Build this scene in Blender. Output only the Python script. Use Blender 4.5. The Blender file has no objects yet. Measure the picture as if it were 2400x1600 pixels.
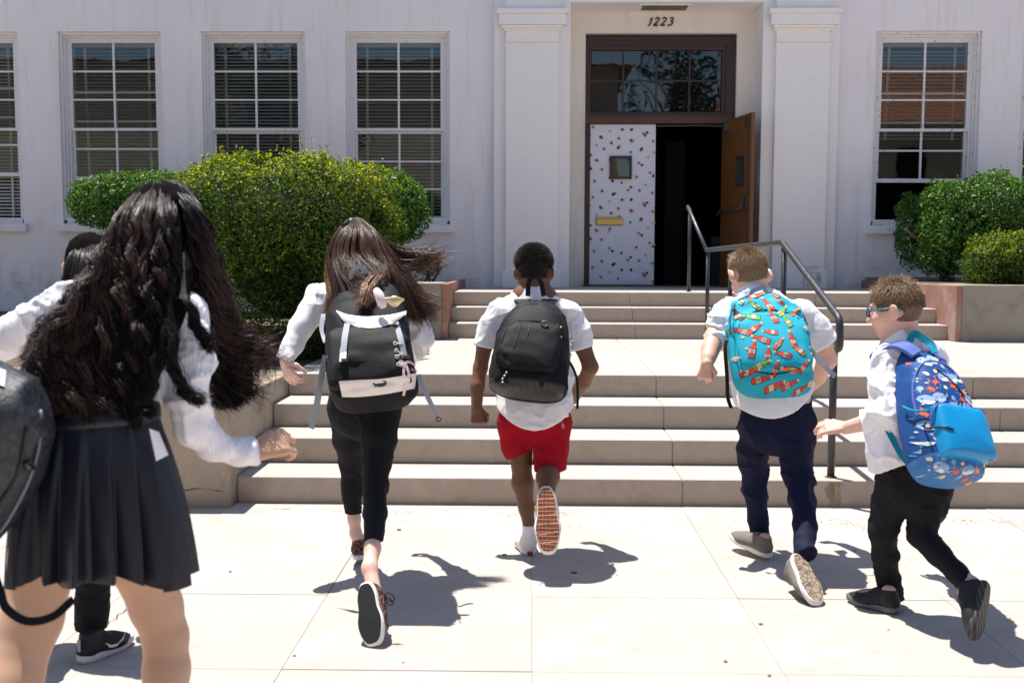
import bpy, bmesh, math, random
import numpy as np
from mathutils import Vector, Matrix

# ---------------------------------------------------------------- camera
H_EYE, PITCH, YAW, ROLL, FPX = 1.3621, 0.0767, 0.0175, 0.0031, 2416.8
def _cam_axes():
    F = np.array([-math.sin(YAW)*math.cos(PITCH), math.cos(YAW)*math.cos(PITCH), -math.sin(PITCH)])
    R = np.array([math.cos(YAW), math.sin(YAW), 0.0]); U = np.cross(R, F)
    return F, R*math.cos(ROLL)+U*math.sin(ROLL), -R*math.sin(ROLL)+U*math.cos(ROLL)
CF, CR, CU = _cam_axes()
def P(px, py, Y):
    """world point that lies at world depth Y behind photograph pixel (px, py)"""
    d = CF + CR*((px-1200)/FPX) + CU*((800-py)/FPX)
    return np.array([0, 0, H_EYE]) + d*(Y/d[1])
def G(px, py, z=0.0):
    d = CF + CR*((px-1200)/FPX) + CU*((800-py)/FPX)
    return np.array([0, 0, H_EYE]) + d*((z-H_EYE)/d[2])
scene = bpy.context.scene
col = scene.collection
cam = bpy.data.objects.new('camera', bpy.data.cameras.new('camera')); col.objects.link(cam)
cam.data.sensor_width = 36; cam.data.lens = 36*FPX/2400; cam.data.clip_end = 500; cam.data.clip_start = .05
cam.matrix_world = Matrix(((CR[0], CU[0], -CF[0], 0), (CR[1], CU[1], -CF[1], 0), (CR[2], CU[2], -CF[2], H_EYE), (0, 0, 0, 1)))
cam.data.dof.use_dof = True; cam.data.dof.focus_distance = 6.2; cam.data.dof.aperture_fstop = 4.5
scene.camera = cam
# ---------------------------------------------------------------- light
SUN = Vector((-.20, .235, 1)).normalized()           # towards the sun: high, behind the school, a little to the left
elev = math.asin(SUN.z); 
world = bpy.data.worlds.new('World'); scene.world = world; world.use_nodes = True
nt = world.node_tree; nt.nodes.clear()
sky = nt.nodes.new('ShaderNodeTexSky'); sky.sky_type = 'NISHITA'; sky.sun_disc = False
sky.sun_elevation = elev; sky.sun_rotation = math.atan2(SUN.x, SUN.y); sky.air_density = 1.0; sky.dust_density = .8; sky.ozone_density = 1.0
bg = nt.nodes.new('ShaderNodeBackground'); bg.inputs[1].default_value = .088
wo = nt.nodes.new('ShaderNodeOutputWorld'); nt.links.new(sky.outputs[0], bg.inputs[0]); nt.links.new(bg.outputs[0], wo.inputs[0])
sl = bpy.data.lights.new('sun', 'SUN'); sl.energy = 5.0; sl.angle = math.radians(.5); sl.color = (1, .96, .9)
so = bpy.data.objects.new('sun', sl); col.objects.link(so); so.rotation_euler = SUN.to_track_quat('Z', 'Y').to_euler(); so.location = (-3, 3, 14)
scene.view_settings.view_transform = 'Standard'; scene.view_settings.look = 'None'
scene.view_settings.exposure = 0.80; scene.view_settings.gamma = 1; scene.view_settings.use_curve_mapping = False
scene.render.engine = 'CYCLES'
try:
    scene.cycles.max_bounces = 8; scene.cycles.diffuse_bounces = 4; scene.cycles.transparent_max_bounces = 12
except Exception: pass
random.seed(4); RNG = np.random.default_rng(11)

# ---------------------------------------------------------------- object helpers
def link(name, me, mats=None, parent=None, label=None, cat=None, group=None, kind=None, smooth=False):
    o = bpy.data.objects.new(name, me); col.objects.link(o)
    if mats is not None:
        for m in (mats if isinstance(mats, (list, tuple)) else [mats]): me.materials.append(m)
    if parent is not None: o.parent = parent
    if label: o['label'] = label
    if cat: o['category'] = cat
    if group: o['group'] = group
    if kind: o['kind'] = kind
    if smooth: me.polygons.foreach_set('use_smooth', np.ones(len(me.polygons), dtype=bool))
    return o
def empty(name, loc=(0, 0, 0), label=None, cat=None, group=None, parent=None):
    o = bpy.data.objects.new(name, None); col.objects.link(o); o.location = loc; o.empty_display_size = .1
    if label: o['label'] = label
    if cat: o['category'] = cat
    if group: o['group'] = group
    if parent is not None: o.parent = parent
    return o
def tag_copy(src, parent, loc=None):
    c = src.copy(); col.objects.link(c); c.parent = parent
    if loc is not None: c.location = loc
    return c
def mesh(name, V, F, mi=None):
    me = bpy.data.meshes.new(name); me.from_pydata([tuple(map(float, v)) for v in V], [], [tuple(map(int, f)) for f in F])
    if mi is not None: me.polygons.foreach_set('material_index', np.array(mi, dtype=np.int32))
    me.update(); return me
def fast_mesh(name, V, Q, tri=False):
    """V (n,3), Q (m,4 or 3) numpy arrays"""
    me = bpy.data.meshes.new(name); k = Q.shape[1]
    me.vertices.add(len(V)); me.vertices.foreach_set('co', np.ascontiguousarray(V, dtype=np.float32).ravel())
    me.loops.add(Q.size); me.loops.foreach_set('vertex_index', np.ascontiguousarray(Q, dtype=np.int32).ravel())
    me.polygons.add(len(Q)); me.polygons.foreach_set('loop_start', np.arange(0, Q.size, k, dtype=np.int32))
    try: me.polygons.foreach_set('loop_total', np.full(len(Q), k, dtype=np.int32))
    except Exception: pass
    me.update(calc_edges=True); me.validate(); return me
class MB:
    """collects simple solids into one mesh"""
    def __init__(s): s.V = []; s.F = []; s.M = []; s.n = 0
    def add(s, V, F, m=0):
        b = len(s.V); s.V += [tuple(v) for v in V]; s.F += [tuple(i+b for i in f) for f in F]; s.M += [m]*len(F)
    def box(s, x0, x1, y0, y1, z0, z1, m=0):
        V = [(x0,y0,z0),(x1,y0,z0),(x1,y1,z0),(x0,y1,z0),(x0,y0,z1),(x1,y0,z1),(x1,y1,z1),(x0,y1,z1)]
        s.add(V, [(0,3,2,1),(4,5,6,7),(0,1,5,4),(1,2,6,5),(2,3,7,6),(3,0,4,7)], m)
    def tube(s, pts, r, n=10, m=0, cap=True):
        pts = [Vector(p) for p in pts]; rr = r if isinstance(r, (list, tuple)) else [r]*len(pts)
        V = []; F = []; up = None
        for i, p in enumerate(pts):
            t = ((pts[min(i+1, len(pts)-1)]-pts[max(i-1, 0)])).normalized()
            if up is None: up = t.orthogonal().normalized()
            up = (up - t*up.dot(t)).normalized(); b = t.cross(up)
            for k in range(n):
                a = 2*math.pi*k/n; V.append(p+(up*math.cos(a)+b*math.sin(a))*rr[i])
        for i in range(len(pts)-1):
            for k in range(n): F.append((i*n+k, i*n+(k+1) % n, (i+1)*n+(k+1) % n, (i+1)*n+k))
        if cap: F.append(tuple(range(n))[::-1]); F.append(tuple(range((len(pts)-1)*n, len(pts)*n)))
        s.add(V, F, m)
    def prism(s, poly, z0, z1, m=0):
        n = len(poly); V = [(x, y, z0) for x, y in poly]+[(x, y, z1) for x, y in poly]
        s.add(V, [tuple(range(n))[::-1], tuple(range(n, 2*n))]+[(i, (i+1) % n, (i+1) % n+n, i+n) for i in range(n)], m)
    def build(s, name, mats, parent=None, smooth=False, bevel=0, seg=2, **kw):
        me = mesh(name, s.V, s.F, s.M)
        if bevel:
            bm = bmesh.new(); bm.from_mesh(me)
            es = [e for e in bm.edges if len(e.link_faces) == 2 and e.calc_face_angle(0) > .6]
            bmesh.ops.bevel(bm, geom=es, offset=bevel, segments=seg, affect='EDGES', profile=.5, clamp_overlap=True)
            bm.to_mesh(me); bm.free()
        o = link(name, me, mats, parent, smooth=smooth, **kw)
        return o

# ---------------------------------------------------------------- materials
def mat(name, base=(.5,.5,.5), rough=.7, metal=0, spec=.5, sheen=0, coat=0):
    m = bpy.data.materials.new(name); m.use_nodes = True; b = m.node_tree.nodes['Principled BSDF']
    b.inputs['Base Color'].default_value = (*base, 1); b.inputs['Roughness'].default_value = rough; b.inputs['Metallic'].default_value = metal
    b.inputs['Specular IOR Level'].default_value = spec; b.inputs['Sheen Weight'].default_value = sheen; b.inputs['Coat Weight'].default_value = coat
    return m
class N:
    """tiny node-writing helper"""
    def __init__(s, m): s.t = m.node_tree; s.b = s.t.nodes['Principled BSDF']; s.co = s.t.nodes.new('ShaderNodeTexCoord')
    def n(s, k, **kw):
        x = s.t.nodes.new(k)
        for a, v in kw.items():
            if a.startswith('_'): x.inputs[a[1:].replace('_', ' ')].default_value = v
            else: setattr(x, a, v)
        return x
    def l(s, a, b): s.t.links.new(a, b)
    def vec(s, scale=(1,1,1), src='Object', rot=(0,0,0)):
        m = s.n('ShaderNodeMapping'); m.inputs['Scale'].default_value = scale; m.inputs['Rotation'].default_value = rot
        s.l(s.co.outputs[src], m.inputs[0]); return m.outputs[0]
    def noise(s, scale, detail=4, rough=.55, v=None, dist=0):
        x = s.n('ShaderNodeTexNoise'); x.inputs['Scale'].default_value = scale; x.inputs['Detail'].default_value = detail
        x.inputs['Roughness'].default_value = rough; x.inputs['Distortion'].default_value = dist
        s.l(v if v is not None else s.co.outputs['Object'], x.inputs['Vector']); return x.outputs[0]
    def ramp(s, f, stops):
        r = s.n('ShaderNodeValToRGB'); e = r.color_ramp.elements
        while len(e) > 1: e.remove(e[-1])
        e[0].position = stops[0][0]; c = stops[0][1]; e[0].color = (*c, 1) if hasattr(c, '__len__') else (c, c, c, 1)
        for p, c in stops[1:]:
            k = e.new(p); k.color = (*c, 1) if hasattr(c, '__len__') else (c, c, c, 1)
        s.l(f, r.inputs[0]); return r.outputs[0]
    def mix(s, f, a, b, mode='MIX'):
        x = s.n('ShaderNodeMix', data_type='RGBA', blend_type=mode)
        for sock, v in ((x.inputs[0], f), (x.inputs[6], a), (x.inputs[7], b)):
            if hasattr(v, 'is_output'): s.l(v, sock)
            elif isinstance(v, (int, float)): sock.default_value = v
            else: sock.default_value = (*v, 1)
        return x.outputs[2]
    def math(s, op, a, b=0.0):
        x = s.n('ShaderNodeMath', operation=op)
        for i, v in enumerate((a, b)):
            if hasattr(v, 'is_output'): s.l(v, x.inputs[i])
            else: x.inputs[i].default_value = v
        return x.outputs[0]
    def bump(s, h, st=.3, dist=.01):
        x = s.n('ShaderNodeBump'); x.inputs['Strength'].default_value = st; x.inputs['Distance'].default_value = dist
        s.l(h, x.inputs['Height'])
        if s.b.inputs['Normal'].is_linked: s.l(s.b.inputs['Normal'].links[0].from_socket, x.inputs['Normal'])
        s.l(x.outputs[0], s.b.inputs['Normal'])
    def color(s, c): s.l(c, s.b.inputs['Base Color'])

def concrete(name, base, stain=(.12,.10,.08), amt=.5, scale=1.0, pits=.6, streak=False, warm=.0):
    m = mat(name, base, .88, spec=.25); q = N(m)
    a = q.noise(1.1*scale, 6, .62); b = q.noise(9*scale, 5, .6); c = q.noise(420, 2, .5)
    base2 = tuple(x*.80 for x in base)
    cc = q.mix(q.ramp(a, [(.35, 0), (.68, 1)]), base2, base)
    cc = q.mix(q.ramp(b, [(.30, .25), (.62, 0)]), cc, tuple(x*.7 for x in base))
    if streak: 
        st = q.noise(1.0, 5, .7, q.vec((5, 5, .7)))
        cc = q.mix(q.math('MULTIPLY', q.ramp(st, [(.42, 0), (.72, 1)]), amt), cc, stain)
    else:
        st = q.noise(2.3, 8, .75); cc = q.mix(q.math('MULTIPLY', q.ramp(st, [(.5, 0), (.75, 1)]), amt), cc, stain)
    sp = q.noise(90, 2, .5); cc = q.mix(q.ramp(sp, [(.30, pits), (.38, 0)]), cc, tuple(x*.45 for x in base))
    cc = q.mix(q.ramp(c, [(.25, .35), (.6, 0)]), cc, tuple(x*.6 for x in base))
    q.color(cc); q.bump(c, .35, .002); q.bump(b, .25, .01)
    return m
M = {}
M['pave'] = concrete('pavement concrete', (.49,.435,.395), stain=(.20,.17,.14), amt=.42, pits=.12)
M['tread'] = concrete('step concrete', (.49,.43,.385), stain=(.2,.17,.14), amt=.40, pits=.25)
M['riser'] = concrete('brown riser face', (.47,.395,.325), stain=(.13,.09,.055), amt=.4, pits=.5)  # browner, slightly darker than the treads; set on front-facing step faces
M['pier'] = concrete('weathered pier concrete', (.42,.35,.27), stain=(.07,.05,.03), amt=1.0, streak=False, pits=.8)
M['red_paint'] = concrete('worn red painted concrete', (.38,.20,.155), stain=(.48,.42,.37), amt=.9, pits=.3)
def wall_mat():
    m = mat('painted stucco', (.66,.62,.625), .82, spec=.3); q = N(m)
    a = q.noise(.9, 6, .6); b = q.noise(14, 6, .7, q.vec((1,1,2.2))); c = q.noise(140, 3, .6)
    cc = q.mix(q.ramp(a, [(.35, 0), (.7, 1)]), (.80,.755,.775), (.86,.82,.84))
    pit = q.noise(55, 3, .6, q.vec((1,1,1))); pm = q.ramp(pit, [(.255, 1), (.30, 0)])
    cc = q.mix(q.math('MULTIPLY', pm, .6), cc, (.28,.25,.23))
    geo = q.n('ShaderNodeNewGeometry'); sx = q.n('ShaderNodeSeparateXYZ'); q.l(geo.outputs['Position'], sx.inputs[0])
    lo = q.n('ShaderNodeMapRange'); q.l(sx.outputs[2], lo.inputs[0]); lo.inputs[1].default_value = 1.55; lo.inputs[2].default_value = 1.0; lo.inputs[3].default_value = 0; lo.inputs[4].default_value = 1
    dirt = q.noise(3.2, 7, .7); dm = q.math('MULTIPLY', q.ramp(dirt, [(.47, 0), (.66, 1)]), lo.outputs[0])
    cc = q.mix(q.math('MULTIPLY', dm, .65), cc, (.26,.23,.18))
    st = q.noise(2.4, 4, .7, q.vec((3.2, 3.2, .25))); cc = q.mix(q.ramp(st, [(.52, 0), (.8, .42)]), cc, (.46,.40,.31))
    q.color(cc); q.bump(b, .55, .007); q.bump(c, .25, .002); q.bump(pm, -.4, .004)
    # board-form lines
    w = q.n('ShaderNodeTexWave', wave_type='BANDS', bands_direction='Z'); w.inputs['Scale'].default_value = .55; w.inputs['Distortion'].default_value = .4
    q.l(q.co.outputs['Object'], w.inputs[0]); q.bump(q.ramp(w.outputs[0], [(.0, 0), (.012, 1)]), .12, .004)
    return m
M['wall'] = wall_mat()
def paint_mat(name, base, chip=(.35,.30,.24), amt=.5):
    m = mat(name, base, .5, spec=.4); q = N(m)
    a = q.noise(22, 6, .7); cc = q.mix(q.math('MULTIPLY', q.ramp(a, [(.58, 0), (.66, 1)]), amt), base, chip)
    q.color(cc); q.bump(a, .3, .003); return m
def cream(): 
    m = M['wall'].copy(); m.name = 'aged cream stucco'
    for n in m.node_tree.nodes:
        if n.type == 'MIX' and tuple(round(x, 3) for x in n.inputs[6].default_value[:3]) == (.8, .755, .775): n.inputs[6].default_value = (.76,.70,.63,1); n.inputs[7].default_value = (.83,.77,.70,1)
    return m
M['cream'] = cream()
M['trim'] = paint_mat('chalky window paint', (.74,.72,.73))
M['trim_old'] = paint_mat('flaking window paint', (.74,.72,.72), (.25,.22,.18), .9)
M['column'] = paint_mat('white column paint', (.84,.81,.80), (.6,.55,.48), .25)
M['brown'] = mat('red brown door frame paint', (.042,.019,.014), .42)
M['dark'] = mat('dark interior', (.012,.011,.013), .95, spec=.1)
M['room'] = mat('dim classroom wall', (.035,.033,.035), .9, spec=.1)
M['slat'] = mat('pale blind slat', (.44,.43,.40), .5)
M['steel'] = None
def rail_mat():
    m = mat('worn black rail paint', (.022,.024,.028), .38, spec=.55); q = N(m)
    a = q.noise(60, 6, .7); q.color(q.mix(q.ramp(a, [(.60, 0), (.67, 1)]), (.022,.024,.028), (.16,.12,.10)))
    q.l(q.ramp(a, [(.3, .28), (.7, .6)]), q.b.inputs['Roughness']); q.bump(a, .3, .003); return m
M['rail'] = rail_mat()
def wood_mat():
    m = mat('varnished oak door', (.23,.105,.035), .35, spec=.5); q = N(m)
    a = q.noise(6, 6, .65, q.vec((9, 9, .55)), 1.5); b = q.noise(40, 3, .6, q.vec((3, 3, .3)))
    cc = q.mix(q.ramp(a, [(.3, 0), (.7, 1)]), (.12,.045,.013), (.22,.098,.032)); cc = q.mix(q.ramp(b, [(.35, .35), (.55, 0)]), cc, (.09,.035,.012))
    q.color(cc); return m
M['wood'] = wood_mat()
def glass_mat():
    m = bpy.data.materials.new('window glass'); m.use_nodes = True; t = m.node_tree; t.nodes.clear()
    o = t.nodes.new('ShaderNodeOutputMaterial'); mx = t.nodes.new('ShaderNodeMixShader'); tr = t.nodes.new('ShaderNodeBsdfTransparent')
    tr.inputs[0].default_value = (.80,.82,.81,1); g = t.nodes.new('ShaderNodeBsdfGlossy'); g.inputs['Roughness'].default_value = .015
    lw = t.nodes.new('ShaderNodeLayerWeight'); lw.inputs[0].default_value = .5; pw = t.nodes.new('ShaderNodeMath'); pw.operation = 'POWER'; pw.inputs[1].default_value = 4.5
    f = t.nodes.new('ShaderNodeMath'); f.operation = 'MULTIPLY_ADD'; f.inputs[1].default_value = .9; f.inputs[2].default_value = .075; t.links.new(lw.outputs['Facing'], pw.inputs[0]); t.links.new(pw.outputs[0], f.inputs[0])
    tc = t.nodes.new('ShaderNodeTexCoord'); nz = t.nodes.new('ShaderNodeTexNoise'); nz.inputs['Scale'].default_value = 2.2; bp = t.nodes.new('ShaderNodeBump')
    bp.inputs['Strength'].default_value = .05; bp.inputs['Distance'].default_value = .02
    t.links.new(tc.outputs['Object'], nz.inputs[0]); t.links.new(nz.outputs[0], bp.inputs['Height']); t.links.new(bp.outputs[0], g.inputs['Normal'])
    t.links.new(f.outputs[0], mx.inputs[0]); t.links.new(tr.outputs[0], mx.inputs[1]); t.links.new(g.outputs[0], mx.inputs[2]); t.links.new(mx.outputs[0], o.inputs[0])
    return m
M['glass'] = glass_mat()
M['brass'] = mat('brass', (.55,.40,.16), .35, metal=1)
M['metal'] = mat('brushed dark metal', (.09,.085,.08), .45, metal=.8)
M['soil'] = concrete('dry soil', (.12,.085,.055), amt=.3)
# ================================================================ SETTING
XC = 1.66                      # axis of the entrance
RZ = .15                       # riser
Y0, TD, Y5, T2 = 5.7276, .4208, 10.296, .304
# ground sheet to the horizon
g = MB(); g.add([(-150,-160,-.004),(150,-160,-.004),(150,60,-.004),(-150,60,-.004)], [(0,1,2,3)])
g.build('ground', M['pave'], kind='structure')
# pavement of cast slabs with tooled joints
pav = empty('pavement', (0, 0, 0)); pav['kind'] = 'structure'
rows = [(-3.2, -.65), (-.65, .95), (.95, 2.55), (2.55, 3.35), (3.35, 4.125), (4.125, Y0-.004)]
SW = .84
slabme = {}
for (ya, yb) in rows:
    b = MB(); g2 = .0011; b.box(g2, SW-g2, ya+g2, yb-g2, -.10, 0)
    o0 = b.build('slab', M['pave'], pav, bevel=.0012, seg=1)
    first = True
    for i in range(-10, 11):
        x = .012+i*SW
        if first: o0.location = (x, 0, random.uniform(-.0008, .0008)); first = False
        else: tag_copy(o0, pav, (x, 0, random.uniform(-.0012, .0012)))
# lower and upper flights
def flight(name, label, Yf, td, n, z0, x0, x1, backY, cuts):
    t = empty(name, (XC, Yf, z0), label, 'stairs')
    for k in range(n):
        ya = Yf+k*td; yb = (Yf+(k+1)*td) if k < n-1 else backY
        xs = [x0]+cuts+[x1]
        for a, c in zip(xs[:-1], xs[1:]):
            b = MB(); b.box(a-XC+(.0008 if a != x0 else 0), c-XC-(.0008 if c != x1 else 0), ya-Yf, yb-Yf-.001+.03*(k < n-1), k*RZ-(.0 if k else .1), (k+1)*RZ)
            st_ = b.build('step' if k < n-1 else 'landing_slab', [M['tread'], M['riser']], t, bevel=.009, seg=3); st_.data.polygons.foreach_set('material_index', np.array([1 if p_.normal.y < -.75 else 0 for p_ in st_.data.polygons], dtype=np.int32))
    return t
flight('lower_stairs', 'wide flight of four pale concrete steps rising from the pavement', Y0, TD, 4, 0, -1.655, 5.03, Y5+.02, [.86, 3.0])
flight('upper_stairs', 'narrower flight of three concrete steps up to the school door', Y5, T2, 3, 4*RZ, -.814, 4.185, 13.6, [1.05, 3.0])
# left raised bed and its front wall (level with the middle landing)
b = MB(); b.box(-9, -1.657, 5.60, 7.35, -.1, .598)
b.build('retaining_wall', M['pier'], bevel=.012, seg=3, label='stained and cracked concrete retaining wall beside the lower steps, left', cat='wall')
b = MB(); b.box(-9, -1.657, 7.352, 10.10, -.1, .590); b.build('planting_bed', M['soil'], kind='structure')
b = MB(); b.box(-9, -.86, 10.3, 13.06, .2, .72); b.build('planting_bed', M['soil'], kind='structure')
b = MB(); b.box(-1.655, -.86, 7.4, 10.1, .3, .599); b.build('landing', M['tread'], kind='structure')
def pierblock(x0, x1, redx, lab):
    t = empty('pier_block', ((x0+x1)/2, 10.1, .6), lab, 'wall')
    b = MB(); cx = (x0+x1)/2
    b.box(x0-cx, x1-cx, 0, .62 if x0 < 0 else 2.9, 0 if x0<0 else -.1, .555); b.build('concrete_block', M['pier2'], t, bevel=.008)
    r = MB(); rx = redx-cx
    if x0 < 0: r.box(rx, rx+.055, .004, 2.9, 0, .548)
    else: r.box(rx-.055, rx, .004, 2.9, 0, .548)
    r.build('painted_side', M['red_paint'], t, bevel=.004)
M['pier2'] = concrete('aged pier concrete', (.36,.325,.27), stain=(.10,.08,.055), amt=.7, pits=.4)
pierblock(-1.80, -.872, -.87, 'plain grey concrete block at the left end of the upper steps')
pierblock(4.202, 12, 4.20, 'long grey concrete planter wall with one red side at right of the upper steps')
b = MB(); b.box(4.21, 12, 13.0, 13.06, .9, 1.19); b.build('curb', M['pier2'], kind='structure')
b = MB(); b.box(4.205, 12, 10.72, 12.99, 1.12, 1.158); b.build('planting_bed', M['soil'], kind='structure')
b = MB(); b.box(5.032, 12, 5.72, 10.09, .3, .599); b.build('landing', M['tread'], kind='structure')

# ---------------------------------------------------------------- school building
YW = 13.05
sch = empty('school_building', (XC, YW, 0), 'off white stucco school front with double hung windows and a columned entrance', 'building')
def B(b): # shift to building-local coordinates
    b.V = [(x-XC, y-YW, z) for x, y, z in b.V]; return b
ZT, ZS = 4.216, 1.83
WW = 1.30
win_x = [-2.317-1.803*k for k in range(4)] + [4.253, 4.253+1.80]
wx = sorted(win_x)
# measured left edges: keep the regular bay
xs = []
b = MB()
def wall_holes(b, x0, x1, z0, z1, y0, y1, holes):
    cur = x0
    for (a, c, h0, h1) in sorted(holes):
        b.box(cur, a, y0, y1, z0, z1); b.box(a, c, y0, y1, z0, h0); b.box(a, c, y0, y1, h1, z1); cur = c
    b.box(cur, x1, y0, y1, z0, z1)
wall_holes(b, -14, -.30, .3, 7.2, YW, YW+.3, [(x, x+WW, ZS, ZT) for x in wx if x < 0])
wall_holes(b, 3.60, 16, .3, 7.2, YW, YW+.3, [(x, x+WW, ZS, ZT) for x in wx if x > 0])
b.box(-.30, 3.60, YW, YW+.3, 4.66, 7.2)
B(b).build('wall', M['wall'], sch)
# portal: backing piers, recessed door wall, soffit
YP, YB = 12.93, 13.45
px0, px1 = P(1158, 300, YP)[0], P(1336, 300, YP)[0]
qx0, qx1 = 2*XC-px1, 2*XC-px0
b = MB(); b.box(px0, px1, YP, YB, 1.05, 4.66); b.box(qx0, qx1, YP, YB, 1.05, 4.66)
zso = P(1500, 30, YB)[2]
b.box(px1-.001, qx0+.001, YP, YB-.001, zso, 4.66)
B(b).build('entrance_pier', M['column'], sch, bevel=.006)
def pilaster(x0, x1, nm):
    b = MB(); f = 12.84
    b.box(x0, x1, f, YP-.001, 1.05, 4.02)
    b.box(x0-.035, x1+.035, f-.03, YP-.001, 1.051, 1.27)                       # base
    b.box(x0-.012, x1+.012, f-.014, YP-.001, 3.985, 4.03)                      # neck ring
    b.box(x0+.002, x1-.002, f-.001, YP-.001, 4.03, 4.19)
    for i, (e, za, zb) in enumerate([(.03,4.17,4.20),(.05,4.20,4.235),(.085,4.235,4.36),(.11,4.36,4.42)]): b.box(x0-e, x1+e, f-e, YP-.001, za+.0005, zb)
    b.box(x0-.002, x1+.002, f-.002, YP-.001, 4.42, 4.66)
    B(b).build(nm, M['column'], sch, bevel=.005)
a0, a1 = P(1185, 300, 12.84)[0], P(1309, 300, 12.84)[0]
pilaster(a0, a1, 'pilaster'); pilaster(2*XC-a1, 2*XC-a0, 'pilaster')
PIL = (2*XC-a1, 2*XC-a0)
# door wall with opening
dx0, dx1 = P(1371, 300, YB)[0], P(1726, 200, YB)[0]; dzt = P(1500, 78, YB)[2]
b = MB(); wall_holes(b, px1-.1, qx0+.1, 1.05, 4.66, YB, YB+.18, [(dx0, dx1, 1.05, dzt)])
B(b).build('door_wall', M['cream'], sch)
# hallway behind the door
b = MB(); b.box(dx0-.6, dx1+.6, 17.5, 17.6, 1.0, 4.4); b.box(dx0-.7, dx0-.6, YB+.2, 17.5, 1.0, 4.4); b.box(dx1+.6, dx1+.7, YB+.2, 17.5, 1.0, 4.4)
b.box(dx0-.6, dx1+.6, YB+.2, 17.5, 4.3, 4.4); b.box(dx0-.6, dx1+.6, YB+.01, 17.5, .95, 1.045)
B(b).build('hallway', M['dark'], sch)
b = MB(); xb = P(1600, 500, 14.6)[0]; b.box(xb-.25, xb+.02, 14.6, 14.64, 1.05, 3.05); b.box(xb-.75, xb-.27, 15.2, 15.24, 1.05, 3.0); B(b).build('inner_door', mat('dark painted inner door', (.002,.002,.003), .9), sch)
b = MB(); xb = P(1668, 600, 14.4)[0]; b.box(xb, xb+.22, 14.4, 14.6, 1.05, 1.72); B(b).build('bin', mat('dark teal plastic', (.01,.05,.06), .5), sch)
# door frame and transom (red brown)
YF = YB+.06
def fx(px): return P(px, 300, YF)[0]
def fz(py): return P(1540, py, YF)[2]
fr = empty('transom_window', (0, 0, 0), parent=sch)
b = MB()
b.box(fx(1371)-.01, fx(1384), YF, YF+.1, 1.05, fz(89)); b.box(fx(1699), fx(1726)+.0, YF, YF+.1, 1.05, fz(89))
b.box(fx(1371)-.01, fx(1726), YF+.001, YF+.1, fz(104), fz(85)); B(b).build('frame', M['brown'], fr, bevel=.006)
b = MB(); b.box(fx(1383), fx(1700), YF+.02, YF+.09, fz(117), fz(103)); b.box(fx(1383), fx(1700), YF+.02, YF+.09, fz(272), fz(262))
b.box(fx(1383), fx(1384.5), YF+.021, YF+.09, fz(262), fz(117)); b.box(fx(1690), fx(1700), YF+.021, YF+.09, fz(262), fz(117))
B(b).build('sash', M['brown'], fr, bevel=.005)
b = MB(); b.box(fx(1371), fx(1712), YF-.03, YF+.1, fz(290), fz(273)); b.box(fx(1371), fx(1712), YF-.015, YF+.1, fz(273)+.0005, fz(269)); B(b).build('transom_bar', mat('brown trim paint', (.085,.036,.024), .4), fr, bevel=.005)
cols_ = [1384.5, 1459.5, 1538, 1615, 1690]; rws = [117, 188.5, 262]
for c in cols_[1:-1]:
    b = MB(); b.box(fx(c)-.011, fx(c)+.011, YF+.03, YF+.075, fz(262), fz(117)); B(b).build('glazing_bar', M['brown'], fr, bevel=.004)
b = MB(); b.box(fx(1384.5), fx(1690), YF+.034, YF+.071, fz(188.5)-.010, fz(188.5)+.010); B(b).build('glazing_bar', M['brown'], fr, bevel=.004)
for i in range(4):
    for j in range(2):
        b = MB(); b.box(fx(cols_[i])+.008, fx(cols_[i+1])-.008, YF+.05, YF+.053, fz(rws[j+1])+.008, fz(rws[j])-.008); B(b).build('pane', M['glass'], fr)
b = MB(); b.box(fx(1371), fx(1712), YF+.3, YF+.31, fz(290), fz(80)); B(b).build('backing', M['dark'], fr)
# closed leaf wrapped in spotted paper
DZ = fz(290.5)
dl = empty('closed_door', (0, 0, 0), parent=sch); dl['label'] = 'closed left door wrapped in white paper with coloured dots'
lx0, lx1 = fx(1376), fx(1538)
b = MB(); b.box(lx0, lx1, YF+.03, YF+.075, 1.065, DZ-.004); B(b).build('door_leaf', M['wood'], dl)
dotc = {'o': (.30,.24,.08), 'y': (.62,.50,.08), 'b': (.02,.25,.38), 'p': (.09,.04,.16), 'r': (.30,.03,.06), 'c': (.45,.09,.05), 'g': (.02,.30,.09), 'k': (.01,.01,.04), 'l': (.62,.36,.55)}
dotm = [mat('white wrapping paper', (.72,.72,.80), .55)]+[mat('printed dot', v, .5) for v in dotc.values()]
def paper_mat(m):
    q = N(m); a = q.noise(3.5, 4, .6, q.vec((1,1,.6))); q.bump(a, .5, .02); return m
paper_mat(dotm[0])
dk = list(dotc)
pat = [('o',583,668),('b',564,711),('y',671,691),('p',736,681),('k',785,681),('l',690,653),('p',622,719),('o',629,725),('c',717,727),('r',679,751),('l',601,762),('c',561,767),('g',640,782),('r',714,778),('o',721,770),('o',781,736),('y',785,745),('l',792,738),('o',848,702),('r',856,711),('p',867,697),('o',898,743),('y',903,801),('r',838,781),('g',833,788),('b',780,800),('l',872,826),('r',569,815),('o',599,841),('y',606,844),('b',672,834),('l',668,848),('o',823,856),('p',839,867),('l',565,880),('p',570,886),('c',629,890),('c',811,930),('o',881,907),('g',898,925),('l',903,917),('o',670,935),('k',685,950),('b',733,960),('g',590,951),('y',858,970),('y',554,987),('r',630,1003),('r',781,983),('o',766,998),('b',826,1000),('l',687,1021),('g',697,1015),('o',894,1013)]
W5 = lambda zx, zy: (1130+zx/2.24, zy/2.24)
b = MB(); zb = 1.075
pl0, pl1 = fx(1130+549/2.24), lx1-.004
nx, nz_ = 18, 44
VV = []; FF = []
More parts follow.
